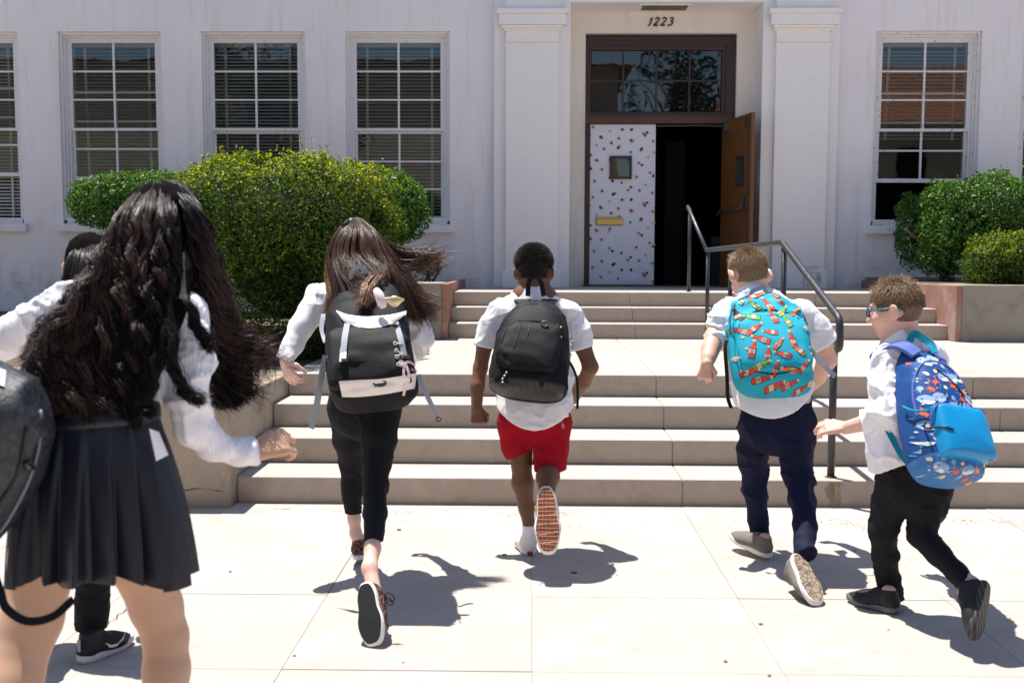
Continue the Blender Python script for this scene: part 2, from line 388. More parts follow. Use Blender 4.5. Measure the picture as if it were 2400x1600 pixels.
for j in range(nz_+1):
    for i in range(nx+1):
        u, v = i/nx, j/nz_; x = pl0+(pl1-pl0)*u; z = zb+(DZ-.006-zb)*v
        w = .0035*math.sin(7*v*3+u*2)+.004*math.sin(13*u+3*v)*(1 if v < .3 else .4)+ (.012*math.exp(-((u-.15)/.3)**2-(v/.05)**2)) + .012*math.exp(-((u-.7)/.2)**2-((v-.03)/.03)**2)
        VV.append((x, YF+.022-abs(w), z))
for j in range(nz_):
    for i in range(nx): a = j*(nx+1)+i; FF.append((a, a+1, a+nx+2, a+nx+1))
b.add(VV, FF, 0)
def add_dot(c, zx, zy):
    x0, y0 = W5(zx, zy)
    p = P(x0, y0, YF+.012); x, z = p[0], p[2]; r = .019
    if x < pl0+.006 or x > pl1-.004 or z > DZ-.01 or z < zb+.02: return
    b.add([(x+r*math.cos(t*math.pi/7), YF+.0125, z+r*math.sin(t*math.pi/7)) for t in range(14)], [tuple(range(14))[::-1]], 1+dk.index(c))
for c, x, y in pat:
    for k in range(3): add_dot(c, x-k*1.5, y+k*368)
B(b).build('dotted_paper', dotm, dl)
b = MB()
def rect_frame(b, x0, x1, z0, z1, w, y0, y1, m=0):
    b.box(x0, x1, y0, y1, z0, z0+w, m); b.box(x0, x1, y0, y1, z1-w, z1, m); b.box(x0, x0+w, y0, y1, z0+w, z1-w, m); b.box(x1-w, x1, y0, y1, z0+w, z1-w, m)
wx0, wx1, wz0, wz1 = fx(1430), fx(1482), fz(420), fz(366)
rect_frame(b, wx0, wx1, wz0, wz1, .032, YF-.012, YF+.03); B(b).build('window_frame', M['brown'], dl, bevel=.004)
b = MB(); b.box(wx0+.03, wx1-.03, YF+.004, YF+.008, wz0+.03, wz1-.03); B(b).build('pane', M['glass'], dl)
b = MB(); b.box(wx0+.02, wx1-.02, YF+.012, YF+.016, wz0+.02, wz1-.02); B(b).build('backing', M['dark'], dl)
mx0, mx1, mz0, mz1 = fx(1400), fx(1461), fz(527), fz(510)
b = MB(); b.box(mx0-.006, mx1+.006, YF+.0, YF+.02, mz0-.006, mz1+.004, 1); b.box(mx0, mx1, YF-.014, YF+.0, mz0, mz1-.02, 0); b.box(mx0, mx1, YF-.02, YF-.0, mz1-.018, mz1, 0)
B(b).build('letter_slot', [M['brass'], M['dark']], dl, bevel=.003)
# open leaf, swung out to the right
ol = empty('open_door', (fx(1693)-XC, YF+.02-YW, 1.065), parent=sch); ol['label'] = 'varnished oak door standing open to the right with panic bar'
hx, hy = fx(1693), YF+.02
tip = P(1759, 420, 12.62); L = math.hypot(tip[0]-hx, tip[1]-hy); ol.rotation_euler = (0, 0, math.atan2(tip[1]-hy, tip[0]-hx))
HT = P(1759, 263, tip[1])[2]-1.065
# local x runs along the leaf, -y... the inside face looks to the left (towards -y_local when rotated ~-80deg)
b = MB(); gx0, gx1, gz0, gz1 = .52, .72, 1.25, 1.60
zz = HT
b.box(0, gx0, 0, .045, 0, zz); b.box(gx1, L, 0, .045, 0, zz); b.box(gx0, gx1, 0, .045, 0, gz0); b.box(gx0, gx1, 0, .045, gz1, zz)
b.build('door_leaf', M['wood'], ol)
b = MB(); rect_frame(b, gx0-.012, gx1+.012, gz0-.012, gz1+.012, .03, -.012, .057); b.build('window_frame', mat('black vision frame', (.03,.022,.02), .5), ol)
b = MB(); b.box(gx0+.01, gx1-.01, .02, .024, gz0+.01, gz1-.01); b.build('pane', M['glass'], ol)
b = MB(); b.tube([(.06,-.075,.92),(L-.12,-.075,.95)], .014, 8); b.tube([(.06,-.01,.98),(.06,-.08,.90)], .02, 8); b.tube([(L-.12,0,1.06),(L-.12,-.07,1.0),(L-.12,-.08,.93)], .018, 8); b.build('panic_bar', M['metal'], ol, smooth=True)
b = MB(); b.tube([(L-.09,-.02,.1),(L-.09,-.02,zz-.08)], .006, 6); b.box(L-.12, L-.06, -.035, 0, zz-.16, zz-.05); b.box(L-.115, L-.065, -.03, 0, .96, 1.12); b.build('latch_rod', M['metal'], ol)
b = MB(); b.tube([(fx(1540), YF-.02, DZ-.03),(fx(1650), YF-.02, DZ-.025),(fx(1700), YF-.12, DZ-.05)], .009, 8); b.box(fx(1690), fx(1712), YF-.20, YF-.08, DZ-.11, DZ-.03)
B(b).build('door_closer', M['metal'], sch)
b = MB(); b.box(dx0-.02, dx1+.02, YB-.05, YB+.2, 1.05, 1.068); B(b).build('threshold', M['metal'], sch, bevel=.004)
# soffit vent
b = MB(); v0, v1 = P(1503, 14, 13.2)[0], P(1610, 14, 13.2)[0]
zv = zso-.012
rect = [(v0, v1)]
vt = empty('soffit_vent', (0,0,0), parent=sch)
y0v, y1v = 13.05, 13.32
b.box(v0-.03, v1+.03, y0v-.03, y0v, zso-.01, zso-.0005); b.box(v0-.03, v1+.03, y1v, y1v+.03, zso-.01, zso-.0005); b.box(v0-.03, v0, y0v, y1v, zso-.01, zso-.0005); b.box(v1, v1+.03, y0v, y1v, zso-.01, zso-.0005)
B(b).build('frame', M['column'], vt)
b = MB(); b.box(v0, v1, y0v, y1v, zso-.004, zso-.0006); B(b).build('backing', mat('vent shadow gap', (.05,.045,.03), .9), vt)
for k in range(9):
    b = MB(); y = y0v+.012+k*(y1v-y0v-.01)/9; b.box(v0, v1, y, y+.012, zso-.009, zso-.004); B(b).build('louvre', mat('vent olive paint', (.16,.14,.09), .6) if k == 0 else bpy.data.materials['vent olive paint'], vt)
# street number
def stroke(b, pts, w, ox, oz, sc, sh=.28):
    # flat raised strokes with varying width
    n = len(pts); L_ = []; R_ = []
    for i, (x, z, k) in enumerate(pts):
        a = pts[max(i-1, 0)]; c = pts[min(i+1, n-1)]; tx, tz = c[0]-a[0], c[1]-a[1]; l = math.hypot(tx, tz) or 1; nx_, nz2 = -tz/l, tx/l
        for S, sg in ((L_, 1), (R_, -1)):
            X = x+sg*nx_*w*k; Z = z+sg*nz2*w*k; S.append((ox+(X+Z*sh)*sc, oz+Z*sc))
    V = [(x, YB-.014, z) for x, z in L_+R_]+[(x, YB-.001, z) for x, z in L_+R_]; F = []
    for i in range(n-1):
        F += [(i, i+1, n+i+1, n+i), (2*n+i, 3*n+i, 3*n+i+1, 2*n+i+1), (i, 2*n+i, 2*n+i+1, i+1), (n+i, n+i+1, 3*n+i+1, 3*n+i)]
    F += [(0, n, 3*n, 2*n), (n-1, 3*n-1, 4*n-1, 2*n-1)]
    b.add(V, F)
def arc(cx, cz, r, a0, a1, n, k0=1, k1=1): return [(cx+r*math.cos(math.radians(a0+(a1-a0)*i/n)), cz+r*math.sin(math.radians(a0+(a1-a0)*i/n)), k0+(k1-k0)*i/n) for i in range(n+1)]
def digit(c, ox, oz, sc):
    b = MB()
    if c == '1': stroke(b, [(-.12,.72,.4),(.08,.86,.9),(.14,.98,.8)], .07, ox, oz, sc); stroke(b, [(.14,.98,.7),(.1,.5,1.0),(.06,.12,1.2),(-.1,-.05,.8)], .08, ox, oz, sc)
    if c == '2': stroke(b, arc(.12,.72,.24,165,-20,10,.9,1.0)+[(.2,.42,1.1),(-.02,.18,1.2),(-.14,.02,1.0)], .075, ox, oz, sc); stroke(b, [(-.16,0,.5),(.02,.06,1.1),(.22,.0,1.3),(.36,.1,.7),(.38,.2,.4)], .07, ox, oz, sc)
    if c == '3': stroke(b, arc(.12,.77,.2,160,-60,9,.9,1.0)+[(.1,.54,.8)], .075, ox, oz, sc); stroke(b, [(.08,.56,.7)]+arc(.1,.28,.27,70,-150,11,1.0,.8), .08, ox, oz, sc)
    B(b).build('digit', M['ink'], num)
M['ink'] = mat('black number enamel', (.012,.009,.006), .4)
num = empty('street_number', (0,0,0), parent=sch); num['label'] = 'black italic street number 1223 above the door'
for ch, pxx in zip('1223', (1521, 1534, 1550.5, 1567)):
    p = P(pxx, 61.2, YB); digit(ch, p[0], p[2], .104)

# ---------------------------------------------------------------- windows (parts of the building)
FRM = {}
def window(x0, raised, slat_gap=.0, tilt=.9, name='window', old=False, blind_to=None, label=None):
    w = empty('window', (x0-XC, 0, 0), parent=sch)
    if label: w['label'] = label
    tm = M['trim_old'] if old else M['trim']
    b = MB(); z0, z1 = ZS, ZT
    # stepped casing
    for i, (a, y) in enumerate([(0, .035), (.032, .07), (.058, .10)]):
        d = [.034, .028, .03][i]
        b.box(a, a+d, y, .299, z0, z1-a); b.box(WW-a-d, WW-a, y, .299, z0, z1-a); b.box(a+d, WW-a-d, y, .299, z1-a-d, z1-a)
    b.box(.0, WW, .035, .299, z0+.001, z0+.05); b.box(.03, WW-.03, .02, .12, z0+.05, z0+.075)
    b.build('frame', tm, w, bevel=.003, seg=1)
    b = MB(); b.box(-.055, WW+.055, -.075, .05, z0-.105, z0-.001); b.build('sill', M['wall'], w, bevel=.008)
    b = MB(); 
    gx0_, gx1_ = .088, WW-.088; zt = z1-.088; H = (zt-(z0+.055)); sh = H/2
    def sash(zb_, y, nm):
        rt = .03; st = .034; br = .05 if nm == 'l' else .035
        b = MB(); zt_ = zb_+sh
        b.box(gx0_, gx0_+st, y, y+.035, zb_, zt_); b.box(gx1_-st, gx1_, y, y+.035, zb_, zt_)
        b.box(gx0_+st, gx1_-st, y, y+.035, zb_, zb_+br); b.box(gx0_+st, gx1_-st, y, y+.035, zt_-rt, zt_)
        b.build('sash', tm, w, bevel=.003, seg=1)
        mid = WW/2; b = MB(); b.box(mid-.013, mid+.013, y+.003, y+.03, zb_+br, zt_-rt); b.build('glazing_bar', tm, w, bevel=.003, seg=1)
        zi = [zb_+br+(sh-br-rt)*k/3 for k in range(4)]
        for k in (1, 2):
            b = MB(); b.box(gx0_+st, gx1_-st, y+.005, y+.028, zi[k]-.011, zi[k]+.011); b.build('glazing_bar', tm, w, bevel=.003, seg=1)
        for k in range(3):
            for (a, c) in ((gx0_+st, mid-.013), (mid+.013, gx1_-st)):
                b = MB(); b.box(a-.004, c+.004, y+.014, y+.017, zi[k]+.008, zi[k+1]-.008)
                o = b.build('pane', M['glass'], w); 
                o.rotation_euler = (0, 0, 0)
    sash(zt-sh, .105, 'u'); sash(z0+.055+raised, .145, 'l')
    # blind: slats and two ladder tapes
    zlow = z0+.12+ (0 if blind_to is None else blind_to)
    b = MB(); dz = .043; n = int((zt-.05-zlow)/dz); sl_w = .027
    ca, sa = math.cos(tilt)*sl_w, math.sin(tilt)*sl_w
    b.add([(.1,-ca/2,-sa/2),(WW-.1,-ca/2,-sa/2),(WW-.1,ca/2,sa/2),(.1,ca/2,sa/2),(.1,-ca/2,-sa/2+.0015),(WW-.1,-ca/2,-sa/2+.0015),(WW-.1,ca/2,sa/2+.0015),(.1,ca/2,sa/2+.0015)], [(0,3,2,1),(4,5,6,7),(0,1,5,4),(1,2,6,5),(2,3,7,6),(3,0,4,7)])
    s0 = b.build('slat', M['slat'], w); s0.location = (0, .235, zlow)
    for k in range(1, n): c = tag_copy(s0, w, (0, .235+random.uniform(-.001,.001), zlow+k*dz+random.uniform(-.0015,.0015))); c.rotation_euler = (random.uniform(-.08,.08), 0, 0)
    for xx, lean in ((.24, random.uniform(-.03,.03)), (WW-.24, 0)):
        b = MB(); b.add([(xx-.016+lean*(-1),.215,zlow-.02),(xx+.016-lean,.215,zlow-.02),(xx+.016,.215,zt-.03),(xx-.016,.215,zt-.03),(xx-.016-lean,.217,zlow-.02),(xx+.016-lean,.217,zlow-.02),(xx+.016,.217,zt-.03),(xx-.016,.217,zt-.03)], [(0,1,2,3),(7,6,5,4)]); b.build('ladder_tape', M['slat'], w)
    b = MB(); b.box(.09, WW-.09, .22, .26, zt-.06, zt-.0); b.build('head_rail', M['slat'], w)
    # room behind
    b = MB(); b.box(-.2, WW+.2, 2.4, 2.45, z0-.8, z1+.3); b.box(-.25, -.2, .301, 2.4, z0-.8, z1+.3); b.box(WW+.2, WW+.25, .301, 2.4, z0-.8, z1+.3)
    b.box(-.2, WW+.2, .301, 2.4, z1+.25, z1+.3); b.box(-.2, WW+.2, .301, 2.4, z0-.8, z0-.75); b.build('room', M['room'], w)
    return w
for i, x in enumerate(wx):
    n = len([v for v in wx if v < 0])
    if i == 0: window(x, .55, tilt=1.0)
    elif i == 1: window(x, .50, tilt=.55, label='half raised window behind the left end of the hedge')
    elif i == 2: window(x, 0, tilt=1.0)
    elif i == 3: window(x, 0, tilt=.75)
    elif i == 4: window(x, .49, tilt=.7, old=True, blind_to=.98, label='half raised window with flaking paint right of the columns')
    else: window(x, .3, tilt=.8, old=True, blind_to=.3)
# ---------------------------------------------------------------- handrail
hr = empty('handrail', tuple(G(1947, 1118, .15)), 'black tubular steel handrail bending up both flights of steps', 'handrail')
org = np.array(hr.location)
xr = G(1947, 1118, .15)[0]
def H_(b): b.V = [(x-org[0], y-org[1], z-org[2]) for x, y, z in b.V]; return b
ya = G(1947, 1118, .15)[1]
def Yfor(px, x):   # depth at which the plane x=const crosses pixel column px
    lo, hi = 3., 20.
    for _ in range(40):
        m_ = (lo+hi)/2
        if P(px, 800, m_)[0] < x: lo = m_
        else: hi = m_
    return lo
# continue handrail with measured corners
def rp(px, py, x=None):
    Y = Yfor(px, xr if x is None else x); return P(px, py, Y)
yA = ya
top0 = np.array([xr, yA, P(1947, 770, yA)[2]])
pA = np.array([xr, yA, .15])
ptC = rp(1833, 568)          # upper bend over the edge of the middle landing
ptD = rp(1656, 586)          # end of level part
ptE = rp(1612, 484)          # top end by the door
rr = .021
endlow = top0+np.array([0, -.035, -.01])
b = MB()
def bend(pts, r=.07, n=5):
    out = [np.array(pts[0], float)]
    for i in range(1, len(pts)-1):
        p = np.array(pts[i], float); a = np.array(pts[i-1], float)-p; c = np.array(pts[i+1], float)-p
        la, lc = np.linalg.norm(a), np.linalg.norm(c); rr_ = min(r, la*.45, lc*.45); p0 = p+a/la*rr_; p1 = p+c/lc*rr_
        for k in range(n+1):
            t = k/n; out.append(p0*(1-t)**2+2*p*t*(1-t)+p1*t*t)
    out.append(np.array(pts[-1], float)); return out
kn = top0+np.array([0, -.06, .0])
b.tube(bend([kn+np.array([0, .05, -.115]), kn+np.array([0, -.045, -.105]), kn+np.array([0,-.03,.06]), ptC, ptD], .05), rr, 14)
b.tube(bend([ptD, ptE, ptE+np.array([0,.02,-.03])], .012), rr*.94, 14)
H_(b).build('rail', M['rail'], hr, smooth=True)
def post(x, y, z0, z1, r=.019):
    b = MB(); b.tube([(x, y, z0), (x, y, z1)], r, 12); H_(b).build('post', M['rail'], hr, smooth=True)
    b = MB(); b.tube([(x, y, z0), (x, y, z0+.006)], r+.012, 14); H_(b).build('base_ring', M['rust'], hr, smooth=False)
M['under_hair'] = mat('matt dark under hair', (.006,.005,.005), .9, spec=.03)
M['rust'] = mat('rust', (.20,.085,.03), .9)
post(xr, yA, .15, top0[2]-.02, .021)
post(xr, ptC[1], .60, ptC[2]); post(xr, ptD[1], .60, ptD[2])
pm = (ptC+ptD)/2; post(xr, (ptD[1]*.62+ptC[1]*.38), .60, ptD[2]*.62+ptC[2]*.38)
post(xr, ptE[1], 7*RZ, ptE[2]-.015)
# rust run below the lowest post: a thin stain on the riser face
b = MB(); V = []; F = []
for j in range(9):
    for i in range(5):
        t = j/8; w = .035+.02*math.sin(t*5)+.018*t; V.append((xr+.004+(i-2)*w/2+.006*math.sin(j*2.1), Y0-.0015, .142-.135*t))
for j in range(8):
    for i in range(4): F.append((j*5+i, j*5+i+1, j*5+i+6, j*5+i+5))
b.add(V, F)
def stain_mat(name, colr, sc, lo, hi):
    m = mat(name, colr, .9); q = N(m); a = q.noise(sc, 5, .7, q.vec((1.6,1,.5)))
    q.l(q.math('MULTIPLY', q.ramp(a, [(lo, 0), (hi, 1)]), .7), q.b.inputs['Alpha']); return m
b.build('rust_stain', stain_mat('rust stain', (.23,.12,.04), 14, .38, .72), kind='stuff')

# ================================================================ SDF sculpting kit
def nrm(v): v = np.array(v, float); return v/(np.linalg.norm(v) or 1)
_T = np.random.default_rng(5).random((32, 32, 32)).astype(np.float32)
def vnoise(p, sc, seed=0):
    q = p*sc+seed*7.31; i = np.floor(q).astype(int); f = q-i; f = f*f*(3-2*f); i &= 31; j = (i+1) & 31
    x0, y0, z0 = i.T; x1, y1, z1 = j.T; fx_, fy, fz_ = f.T
    c = lambda a, b_, d: _T[a, b_, d]
    return ((c(x0,y0,z0)*(1-fx_)+c(x1,y0,z0)*fx_)*(1-fy)+(c(x0,y1,z0)*(1-fx_)+c(x1,y1,z0)*fx_)*fy)*(1-fz_)+((c(x0,y0,z1)*(1-fx_)+c(x1,y0,z1)*fx_)*(1-fy)+(c(x0,y1,z1)*(1-fx_)+c(x1,y1,z1)*fx_)*fy)*fz_
def surfnets(D, org, vox):
    s = D < 0
    c = np.zeros(tuple(n-1 for n in D.shape), dtype=np.int8)
    for a in (0, 1):
        for b_ in (0, 1):
            for d in (0, 1): c += s[a:D.shape[0]-1+a, b_:D.shape[1]-1+b_, d:D.shape[2]-1+d]
    act = (c > 0) & (c < 8); I = np.argwhere(act); idx = np.full(act.shape, -1, dtype=np.int32); idx[act] = np.arange(len(I))
    acc = np.zeros((len(I), 3)); cnt = np.zeros(len(I))
    cs = [np.array(v) for v in np.ndindex(2, 2, 2)]
    val = {tuple(v): D[I[:, 0]+v[0], I[:, 1]+v[1], I[:, 2]+v[2]] for v in cs}
    for a in cs:
        for ax in range(3):
            if a[ax] == 0:
                b_ = a.copy(); b_[ax] = 1; da, db = val[tuple(a)], val[tuple(b_)]; m = (da < 0) != (db < 0)
                t = np.where(m, da/np.where(m, da-db, 1), 0); q = a[None, :]+t[:, None]*(b_-a)[None, :]; acc[m] += q[m]; cnt[m] += 1
    V = (I+acc/cnt[:, None])*vox+org
    Q = []
    for ax in range(3):
        o1, o2 = [(1, 2), (2, 0), (0, 1)][ax]
        a = [slice(None)]*3; b_ = [slice(None)]*3
        a[ax] = slice(0, -1); b_[ax] = slice(1, None)
        for o in (o1, o2): a[o] = slice(1, -1); b_[o] = slice(1, -1)
        sa, sb = s[tuple(a)], s[tuple(b_)]; ch = np.argwhere(sa != sb)
        if not len(ch): continue
        flip = sa[tuple(ch.T)]
        base = ch.copy(); base[:, o1] += 1; base[:, o2] += 1
        def cell(d1, d2):
            k = base.copy(); k[:, o1] -= d1; k[:, o2] -= d2; return idx[tuple(k.T)]
        q = np.stack([cell(1, 1), cell(0, 1), cell(0, 0), cell(1, 0)], 1)
        q = np.where(flip[:, None], q, q[:, ::-1]); Q.append(q)
    return V, np.concatenate(Q)
class Blob:
    def __init__(s, vox=.006): s.p = []; s.vox = vox; s.cuts = []
    def cone(s, a, b, ra, rb, k=.012, flat=1.0, L=None, neg=False):
        a = np.array(a, float); b = np.array(b, float); R = max(ra, rb)*max(1, flat)
        lo = np.minimum(a, b)-R; hi = np.maximum(a, b)+R
        def f(X):
            ab = b-a; l2 = ab@ab+1e-12; v = X-a
            if flat != 1.0:
                t = np.clip((v@ab)/l2, 0, 1); w = v-t[..., None]*ab
                Dn = nrm(np.cross(nrm(ab) if l2 > 1e-8 else np.array([0,0,1.]), L)); 
                c = w@Dn; w = w+(c*(1/flat-1))[..., None]*Dn
                return (np.sqrt((w*w).sum(-1))-(ra+(rb-ra)*t))*min(1, flat)
            t = np.clip((v@ab)/l2, 0, 1); w = v-t[..., None]*ab
            return np.sqrt((w*w).sum(-1))-(ra+(rb-ra)*t)
        s.p.append((f, lo, hi, k, neg)); return s
    def chain(s, J, k=.012, flat=1.0, L=None):
        for (a, ra), (b, rb) in zip(J[:-1], J[1:]): s.cone(a, b, ra, rb, k, flat, L)
        return s
    def ell(s, c, r, ax=None, k=.012, neg=False):
        c = np.array(c, float); r = np.array(r, float); A = np.eye(3) if ax is None else np.array(ax, float); R = r.max()
        def f(X):
            q = (X-c)@A.T; k0 = np.sqrt(((q/r)**2).sum(-1)); k1 = np.sqrt(((q/r**2)**2).sum(-1))+1e-9; return k0*(k0-1)/k1
        s.p.append((f, c-R, c+R, k, neg)); return s
    def cut(s, fn): s.cuts.append(fn); return s
    def run(s):
        pad = .03; lo = np.min([p[1] for p in s.p if not p[4]], 0)-pad; hi = np.max([p[2] for p in s.p if not p[4]], 0)+pad
        n = np.ceil((hi-lo)/s.vox).astype(int)+1; D = np.full(tuple(n), 1.0, dtype=np.float32)
        for f, a, b, k, neg in s.p:
            i0 = np.maximum(((a-lo-k-2*s.vox)/s.vox).astype(int), 0); i1 = np.minimum(((b-lo+k+2*s.vox)/s.vox).astype(int)+2, n)
            if np.any(i1 <= i0): continue
            g = np.stack(np.meshgrid(*[lo[j]+np.arange(i0[j], i1[j])*s.vox for j in range(3)], indexing='ij'), -1)
            d = f(g); S = tuple(slice(i0[j], i1[j]) for j in range(3)); O = D[S]
            if neg: h = np.clip(.5-.5*(O+d)/k, 0, 1); D[S] = O*(1-h)-d*h+k*h*(1-h)
            else: h = np.clip(.5+.5*(O-d)/k, 0, 1); D[S] = O*(1-h)+d*h-k*h*(1-h)
        if s.cuts:
            near = np.argwhere(D < .03); X = lo+near*s.vox
            for fn in s.cuts:
                v = fn(X); ix = tuple(near.T); D[ix] = np.maximum(D[ix], v)
        return surfnets(D, lo, s.vox)
    def build(s, name, mats, parent=None, wr=None, smooth=True, **kw):
        V, Q = s.run(); me = fast_mesh(name, V, Q)
        if wr:
            wrinkle(me, *wr)
            if wr[0] > .009: wrinkle(me, wr[0]*.38, wr[1]*2.3, wr[2], wr[3]+40)
        if parent is not None and parent.type == 'EMPTY': me.vertices.foreach_set('co', (get_co(me)-np.array(wloc(parent))).astype(np.float32).ravel()); me.update()
        return link(name, me, mats, parent, smooth=smooth, **kw)
def wloc(o):
    p = Vector(o.location)
    while o.parent is not None: o = o.parent; p = p+Vector(o.location)
    return p
def get_co(me): a = np.empty(len(me.vertices)*3, dtype=np.float32); me.vertices.foreach_get('co', a); return a.reshape(-1, 3).astype(float)
def get_no(me): a = np.empty(len(me.vertices)*3, dtype=np.float32); me.vertices.foreach_get('normal', a); return a.reshape(-1, 3).astype(float)
def wrinkle(me, amp, sc, aniso=(1, 1, 1), seed=0, ridge=True):
    co = get_co(me); no = get_no(me); q = co*np.array(aniso)
    wq = q+.55/sc*(np.stack([vnoise(q, sc*.45, seed+1), vnoise(q, sc*.45, seed+2), vnoise(q, sc*.45, seed+3)], 1)-.5)*2
    r1 = 1-np.abs(2*vnoise(wq, sc, seed)-1); r2 = 1-np.abs(2*vnoise(wq[:, ::-1].copy(), sc*1.9, seed+4)-1); big = vnoise(q, sc*.35, seed+6)
    msk = np.clip((vnoise(q, sc*.3, seed+8)-.32)*2.6, 0, 1)
    h = ((r1**5-.18)*amp*(.35+msk)+(r2**5-.18)*amp*.45*msk+(big-.5)*amp*.6)*np.clip(1.6+2*no[:, 2], 0, 1)
    me.vertices.foreach_set('co', (co+no*h[:, None]).astype(np.float32).ravel()); me.update()
def J(px, py, Y, w): return (P(px, py, Y), w/2*Y/FPX)
def Js(*a): return [J(*t) for t in a]
# ---- limbs of the body
def hand(bl, wrist, d, back, thumb, curl=.5, s=.15, tcurl=.4, spread=.0):
    d = nrm(d); back = nrm(back-d*np.dot(back, d)); T = nrm(np.cross(d, back)); T = T*np.sign(np.dot(T, thumb) or 1)
    wrist = np.array(wrist, float)
    for i in range(4):
        lat = (.175-.115*i)*s; kn = wrist+d*(.50-.02*abs(i-1))*s+T*lat
        bl.cone(wrist+d*.05*s+T*lat*.45, kn, .062*s*2.1*.62, .078*s, .008)
        q = kn; ang = 0; ln = [.45, .50, .46, .37][i]*s
        for j, fr in enumerate((.46, .31, .24)):
            ang += curl*(1.0, 1.25, .9)[j]*(1+.08*i*(-1)**i); dd = d*math.cos(ang)-back*math.sin(ang)+T*spread*(1.5-i)*.3; dd = nrm(dd)
            nx_ = q+dd*ln*fr; r0 = (.060, .055, .050)[j]*s; bl.cone(q, nx_, r0, r0*.9, .004); q = nx_
    tb = wrist+d*.12*s+T*.12*s-back*.03*s; td = nrm(d*.75+T*.65-back*.35); t1 = tb+td*.27*s
    bl.cone(tb, t1, .085*s, .068*s, .008); td2 = nrm(td*.8+d*.2-T*tcurl*.9-back*tcurl*.5); t2 = t1+td2*.2*s; bl.cone(t1, t2, .064*s, .058*s, .005)
    td3 = nrm(td2-T*tcurl*.6-back*.2*tcurl); bl.cone(t2, t2+td3*.14*s, .056*s, .047*s, .004)
def axes(fwd, up):
    F = nrm(fwd); U = nrm(np.array(up, float)-F*np.dot(up, F)); R = np.cross(F, U); return R, F, U
def head(bl, c, fwd, up, s=1.0):
    R, F, U = axes(fwd, up); A = np.stack([R, F, U]); c = np.array(c, float)
    bl.ell(c+U*.012*s-F*.008*s, (.073*s, .088*s, .085*s), A, .01)
    bl.ell(c-U*.035*s+F*.025*s, (.060*s, .062*s, .075*s), A, .03)
    bl.ell(c-U*.082*s+F*.050*s, (.030*s, .030*s, .024*s), A, .03)          # chin
    bl.cone(c+F*.082*s-U*.005*s, c+F*.102*s-U*.038*s, .008*s, .013*s, .012)  # nose
    bl.cone(c+F*.083*s+U*.018*s-R*.035*s, c+F*.083*s+U*.018*s+R*.035*s, .008*s, .008*s, .012)
    for g in (-1, 1):
        bl.ell(c+F*.080*s+R*g*.030*s-U*.004*s, (.015*s, .010*s, .011*s), A, .006, neg=True)
        bl.ell(c+F*.055*s+R*g*.040*s-U*.035*s, (.026*s, .028*s, .026*s), A, .02)
        bl.ell(c+R*g*.078*s-F*.006*s-U*.018*s, (.009*s, .019*s, .031*s), A, .006)
        bl.ell(c+R*g*.088*s-F*.006*s-U*.016*s, (.007*s, .022*s, .033*s), np.stack([nrm(R*g+F*.5), nrm(F-R*g*.5), U]), .004)
        bl.ell(c+R*g*.095*s-F*.000*s-U*.016*s, (.006*s, .011*s, .019*s), A, .005, neg=True)
    bl.cone(c+F*.088*s-U*.060*s-R*.018*s, c+F*.088*s-U*.060*s+R*.018*s, .006*s, .006*s, .008)
def foot(b, shin, r, heel, d, up, L=.235):
    d = nrm(d); up = nrm(np.array(up, float)-d*np.dot(up, d)); heel = np.array(heel); an = heel+d*.19*L+up*.075
    b.cone(shin, an, r, .027, .02); b.cone(an, heel+d*.18*L+up*.052, .027, .022, .015); b.cone(heel+d*.2*L+up*.052, heel+d*.66*L+up*.046, .020, .016, .012)
def eyes(par, c, fwd, up, s=1.0, iris=(.1,.06,.03)):
    R, F, U = axes(fwd, up); o = np.array(wloc(par))
    for g in (-1, 1):
        b = Blob(.003); p = np.array(c)+F*.072*s+R*g*.030*s-U*.004*s; b.ell(p, (.0125*s,)*3); b.ell(p+F*.008*s, (.006*s,)*3)
        b.build('eye', M.setdefault('eye', mat('eye white', (.7,.68,.65), .2)), par)
# ---- strands
def strands(name, mats, parent, paths, r0, r1, kw=None):
    """paths (n, m, 3): triangular tubes, one mesh"""
    n, m, _ = paths.shape; t = np.zeros_like(paths); t[:, 1:-1] = paths[:, 2:]-paths[:, :-2]; t[:, 0] = paths[:, 1]-paths[:, 0]; t[:, -1] = paths[:, -1]-paths[:, -2]
    t /= np.linalg.norm(t, axis=2, keepdims=True)+1e-9
    up = np.random.default_rng(3).normal(size=(n, 1, 3)); a = np.cross(t, up); a /= np.linalg.norm(a, axis=2, keepdims=True)+1e-9; b = np.cross(t, a)
    rr = np.linspace(0, 1, m)[None, :, None]; r0 = np.asarray(r0, float).reshape(-1, 1, 1) if np.ndim(r0) else r0
    rad = r0*(1-rr**1.5)+r1*rr**1.5
    V = np.stack([paths+rad*(a*math.cos(k*2*math.pi/3)+b*math.sin(k*2*math.pi/3)) for k in range(3)], 2).reshape(-1, 3)
    base = (np.arange(n)[:, None]*m+np.arange(m-1)[None, :])*3; base = base.reshape(-1)
    Q = np.concatenate([np.stack([base+k, base+(k+1) % 3, base+3+(k+1) % 3, base+3+k], 1) for k in range(3)])
    V = V-np.array(wloc(parent)) if parent is not None else V
    return link(name, fast_mesh(name, V, Q), mats, parent, smooth=True, **(kw or {}))
def hair_mat(name, a, b, rough=.32, sc=160, spec=.4):
    m = mat(name, a, rough, spec=spec); q = N(m); n = q.noise(sc, 2, .5); q.color(q.mix(q.ramp(n, [(.35, 0), (.65, 1)]), a, b)); return m
